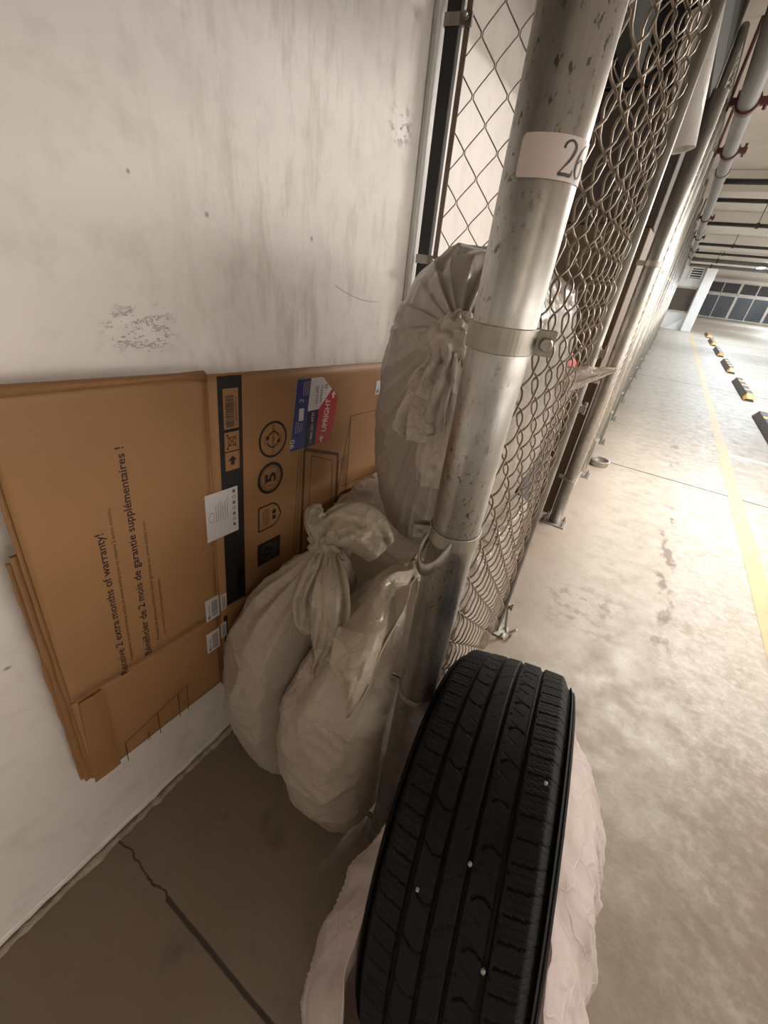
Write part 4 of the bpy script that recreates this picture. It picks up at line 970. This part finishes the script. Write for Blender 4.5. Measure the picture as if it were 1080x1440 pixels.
mk(drape([KC + Vector((0.0, -0.01, -0.01)), KC + Vector((-0.008, -0.035, -0.05)), KC + Vector((-0.022, -0.03, -0.105)), KC + Vector((-0.022, -0.03, -0.145))], lambda t: 0.024 + 0.020 * smoothstep(0, 0.6, t) - 0.016 * smoothstep(0.82, 1, t), (-0.1, -0.9, 0.2), 3, 0.008, 0.010, sd=14.2, cr=0.010), 'bag_tail', MT['tailpale'], bagC, solid=0.0015)
mk(drape([KC + Vector((0.01, -0.01, -0.01)), KC + Vector((0.022, -0.025, -0.07)), KC + Vector((0.024, -0.02, -0.15)), KC + Vector((0.015, -0.02, -0.22))], lambda t: 0.024 + 0.024 * smoothstep(0, 0.6, t) - 0.016 * smoothstep(0.82, 1, t), (0.1, -0.9, 0.2), 3, 0.008, 0.010, sd=15.9, cfn=FC, cr=0.010), 'bag_tail', MT['tailpale'], bagC, solid=0.0015)
# torn corner poking through the mesh
mk(drape([(-0.18, 1.20, 1.17), (-0.15, 1.23, 1.175), (-0.11, 1.28, 1.19), (-0.07, 1.33, 1.20)], lambda t: 0.035 * (1 - t) + 0.006, (0.7, -0.7, 0.2), 2, 0.008, 0.006, sd=17.1), 'torn_corner', MT['tailpale'], bagC, solid=0.0012)

# ------------------------------------------------------------------ tire standing in its white bag
TR = 0.333; TW = 0.107; tyaw = 0.104; tlean = -0.185
tx, ty, tz = 0.060, 0.443, 0.466
tire = thing('car_tire', 'worn black car tire standing upright in a white plastic bag', 'tire', (tx, ty, tz), tyaw); tire.rotation_euler = (0, tlean, tyaw)
TM = Matrix.Translation((tx, ty, tz)) @ Matrix.Rotation(tyaw, 4, 'Z') @ Matrix.Rotation(tlean, 4, 'Y'); TI = TM.inverted()
def tread_r(x): return TR - 0.55 * x * x - 0.022 * smoothstep(0.088, TW, abs(x)) ** 1.5
prof = [(-0.085, 0.215), (-0.099, 0.222), (-0.112, 0.25), (-0.117, 0.275), (-0.114, 0.30), (-0.109, 0.311)]
cross = []
nx = 96
for i in range(nx + 1):
    x = -TW + 2 * TW * i / nx; cross.append((x, tread_r(x)))
NS = 1014
grooves = [(-0.056, 0.0036), (-0.021, 0.0036), (0.012, 0.0036), (0.052, 0.0042)]
b = MB(); vs = []
left = prof; right = [(-x, r) for x, r in reversed(prof)]
full = left + cross + right; K = len(full)
inner = [(0.07, 0.22), (0.098, 0.26), (0.09, 0.305), (0.0, 0.318), (-0.09, 0.305), (-0.098, 0.26), (-0.07, 0.22)]
K2 = K + len(inner)
PITCH = 78
for s in range(NS):
    a = 2 * PI * s / NS; ca, sa = math.cos(a), math.sin(a); arc = a / (2 * PI) * PITCH
    for q, (x, r) in enumerate(full + inner):
        if len(left) <= q < len(left) + len(cross):
            dep = 0
            for gx, gw in grooves:
                dep = max(dep, 0.0065 * (1 - smoothstep(gw * 0.6, gw, abs(x - gx))))
            ax_ = abs(x)
            if ax_ > 0.06:                                   # shoulder slots and sipes
                u = arc + 0.25 * (ax_ - 0.06) / 0.04; f = abs((u % 1) - 0.5)
                dep = max(dep, 0.0022 * (f < 0.045)); f2 = abs(((u * 3) % 1) - 0.5); dep = max(dep, 0.0007 * (f2 < 0.12))
            elif ax_ > 0.022:                                # slanted cuts in the middle ribs
                u = arc * 0.5 + x * 12 + 0.5 * math.sin(x * 60); f = abs((u % 1) - 0.5)
                dep = max(dep, 0.0025 * (f < 0.025))
                u = arc - x * 22; f = abs((u % 1) - 0.5); dep = max(dep, 0.0010 * (f < 0.05) * ((x > 0) == (x % 0.04 > 0.02)))
            else:
                u = arc * 0.5 + x * 14; f = abs((u % 1) - 0.5); dep = max(dep, 0.0012 * (f < 0.025))
            r = r - dep
        vs.append((x, r * ca, r * sa))
fs = []
for s in range(NS):
    s2 = (s + 1) % NS
    for q in range(K2): fs.append((s * K2 + q, s * K2 + (q + 1) % K2, s2 * K2 + (q + 1) % K2, s2 * K2 + q))
b.add(vs, fs); tbody = b.build('tire_body', MT['rubber'], tire, smooth=False)
b = MB()
for sgn in (-1, 1):
    for rr, xx in ((0.302, 0.1150), (0.289, 0.1170), (0.24, 0.1095)):
        b.lathe([(rr - 0.002, sgn * (xx - 0.002)), (rr, sgn * (xx + 0.0012)), (rr + 0.002, sgn * (xx - 0.002))], 120, 'x')
b.build('sidewall_rib', MT['rubber'], tire, smooth=True)
for (px, aa, lab) in [(0.012, 1.02, 'pale pebble stuck in the tire tread, in the middle of the tread'), (-0.045, 0.86, 'pale pebble stuck in the tire tread, toward the fence side'), (0.05, 0.74, 'pale pebble stuck in the tire tread, toward the aisle side'), (0.085, 1.4, 'tiny pale pebble near the top outer edge of the tire')]:
    a = PI - aa; r = tread_r(px) - 0.0005
    p = TM @ Vector((px, r * math.cos(a), r * math.sin(a)))
    kb_ = knot((0, 0, 0), 0.0026, px * 50, (1, 1.2, 1), 12, 8); o = kb_.build('pebble', MT['stone'], None, smooth=True); o.location = p
    tag(o, lab, 'pebble', 'pebbles in the tire tread')

# sack: open rim, ruffled; local frame as tire
sack = thing('plastic_sack', 'pinkish white plastic sack gathered around the lower half of the tire', 'bag', (0.10, 0.47, 0))
def lerp_tab(tab, z):
    for (a, va), (c, vc) in zip(tab, tab[1:]):
        if z <= c: return va + (vc - va) * smoothstep(a, c, z) if z > a else va
    return tab[-1][1]
XR = [(0.0, 0.25), (0.06, 0.30), (0.18, 0.325), (0.3, 0.318), (0.4, 0.282), (0.5, 0.226), (0.6, 0.168), (0.7, 0.155)]
XL = [(0.0, -0.10), (0.06, -0.15), (0.18, -0.165), (0.3, -0.150), (0.42, -0.122), (0.55, -0.086), (0.7, -0.085)]
nth, ns = 340, 100; rows = []
for i in range(ns + 1):
    s_ = i / ns; row = []
    for j in range(nth):
        th = 2 * PI * j / nth; c, d = math.cos(th), math.sin(th)
        near = smoothstep(-0.62, -0.98, d)
        rim = 0.585 + 0.015 * c - 0.26 * near - 0.06 * smoothstep(0.3, 1.0, d) + 0.012 * math.sin(th * 9) + 0.025 * noise.noise(Vector((c * 3, d * 3, 4)))
        z = 0.005 + (rim - 0.005) * s_; zb = s_
        e = 3.2; rr = (abs(c) ** e + abs(d) ** e) ** (-1 / e)
        hx = lerp_tab(XR, z) - 0.09 if c > 0 else 0.09 - lerp_tab(XL, z)
        wy = 0.36 + 0.04 * math.sin(PI * min(1, zb * 0.9 + 0.1)) - 0.02 * (1 - zb) + 0.015 * zb
        p = Vector((0.09 + hx * rr * c, 0.43 + wy * rr * d, z))
        u = th * 22 / (2 * PI) + 0.6 * noise.noise(Vector((c * 2, d * 2, zb * 1.6)))
        tame = 1 - 0.75 * smoothstep(0.8, 1.0, zb)
        fold = 0.013 * (abs((u % 1) - 0.5) * 2 - 0.5) * (0.35 + 0.65 * zb)
        ps = Vector((p.x, p.y, p.z * 0.4))
        dd = tame * (fold + 0.007 * crease(ps, 7.0, 21) + 0.004 * crease(ps, 16.0, 25) + 0.016 * noise.fractal(ps * 5 + Vector((40, 0, 0)), 0.9, 2, 3)) - 0.004
        k = Vector((c, d * 0.35, 0)).normalized() if abs(c) > 0.2 else Vector((c, d, 0))
        p += k * dd
        q = TI @ p; rad = math.hypot(q.y, q.z)
        pull = 0.96 * smoothstep(0.62, 0.97, zb) * smoothstep(0.25, 0.5, abs(c)) * (1 - smoothstep(TR + 0.02, TR + 0.14, rad))
        q.x += (math.copysign(0.126 + 0.004 * math.sin(th * 31), c) - q.x) * pull; p = TM @ q      # gathered against the sidewalls
        if rad < TR + 0.008 and abs(q.x) < 0.125:
            if abs(c) > 0.3 or rad < TR * 0.8: q.x = math.copysign(0.125, c); p = TM @ q
            else: f_ = (TR + 0.008) / max(rad, 0.01); q.y *= f_; q.z *= f_; p = TM @ q
        xm = -0.108 - 0.10 * (1 - smoothstep(0.16, 0.41, p.y))
        if p.x < xm: p.x = xm          # aisle side of the fence and post
        p.z = max(p.z, 0.003)
        row.append(p - Vector((0.10, 0.47, 0)))
    rows.append(row)
b = MB(); b.grid(rows, wrap=True); b.f.append(list(range(nth))[::-1]); b.m.append(0)
b.build('body', MT['tirebag'], sack, smooth=True, solid=0.0012)

# ------------------------------------------------------------------ things stored in the further lockers
def stored_box(loc, size, rot, lab, m='card2', group='boxes in the far lockers'):
    t = thing('storage_box', lab, 'box', loc, rot, group); x, y, z = size
    b = MB(); b.box(-x / 2, x / 2, -y / 2, y / 2, 0, z); b.build('body', MT[m], t, bevel=0.006)
    b = MB(); b.box(-0.03, 0.03, -y / 2 - 0.001, y / 2 + 0.001, z, z + 0.0015); b.build('tape', MT['cardedge'], t)
stored_box((-0.47, 2.12, 0.0), (0.42, 0.4, 0.55), 0.03, 'dusty cardboard box on the floor of the second locker')
stored_box((-0.47, 2.10, 0.552), (0.38, 0.36, 0.40), -0.05, 'cardboard box stacked in the second locker')
stored_box((-0.44, 3.1, 0.0), (0.46, 0.75, 0.9), 0.02, 'tall cardboard box in the third locker')
stored_box((-0.44, 3.1, 0.902), (0.44, 0.7, 0.75), -0.02, 'large brown box stacked in the third locker')
stored_box((-0.45, 3.1, 1.655), (0.44, 0.70, 0.50), 0.04, 'dark box in the upper part of the third locker', 'cloth')
stored_box((-0.45, 3.1, 2.16), (0.46, 0.74, 0.40), 0.0, 'black box topmost in the third locker', 'black')
stored_box((-0.46, 1.72, 0.0), (0.42, 0.34, 0.82), 0.0, 'grey brown box behind the divider in the second locker', 'cloth')
stored_box((-0.45, 4.1, 0.0), (0.44, 0.75, 1.6), 0.0, 'tall brown box in the fourth locker')
t = thing('duffel_bag', 'black duffel bag on the grey brown box in the second locker', 'bag', (-0.46, 1.74, 0.824))
b = bag_surface([(0.0, 0.12, 0.12, 0, 0), (0.02, 0.16, 0.15, 0, 0), (0.15, 0.17, 0.16, 0, 0), (0.3, 0.16, 0.15, 0, 0), (0.4, 0.06, 0.08, 0, 0)], I4, 80, 40, 31, 9, 0.8, 0.05, 0.004, 0.03)
b.build('body', MT['black'], t, smooth=True)
b = MB(); b.tube(crom([(0.05, -0.15, 0.37), (0.10, -0.1, 0.46), (0.10, 0.1, 0.46), (0.05, 0.15, 0.37)], 20), 0.010, 8); b.build('handle', MT['cloth'], t, smooth=True)
rb = bag_surface([(0.0, 0.06, 0.08, 0, 0), (0.02, 0.1, 0.12, 0, 0), (0.12, 0.1, 0.12, 0, 0), (0.2, 0.05, 0.06, 0, 0), (0.22, 0.01, 0.01, 0, 0)], I4, 60, 30, 33, 7, 0.6, 0.1, 0.004, 0.02)
o = rb.build('cloth_bundle', MT['redcloth'], None, smooth=True); o.location = (-0.36, 2.17, 0.954); o.scale = (0.8, 0.8, 0.8); tag(o, 'small red cloth bundle on a box in the second locker', 'cloth'); b = MB(); rows = []
for i in range(60):
    a = 2 * PI * 1.6 * i / 59; r = 0.036 + 0.006 * i / 59
    rows.append([(r * math.cos(a), r * math.sin(a), 0), (r * 1.02 * math.cos(a), r * 1.02 * math.sin(a), 0.29)])
b.grid(rows); o = b.build('rolled_sheet', MT['roll'], None, smooth=True, solid=0.0015); o.location = (-0.150, 1.80, 1.755); o.rotation_euler = (0.0, -0.20, 0); tag(o, 'white rolled plastic sheet sticking out high by the second locker', 'roll')
# concrete plug by the row
b = MB(); b.lathe([(0.001, 0.0), (0.075, 0.0), (0.085, 0.05), (0.072, 0.055), (0.066, 0.03), (0.001, 0.028)], 28, close=False)
o = b.build('concrete_footing', MT['galvfar'], None); o.location = (-0.055, 3.95, 0.0); tag(o, 'small concrete ring on the floor beside the locker posts', 'footing')
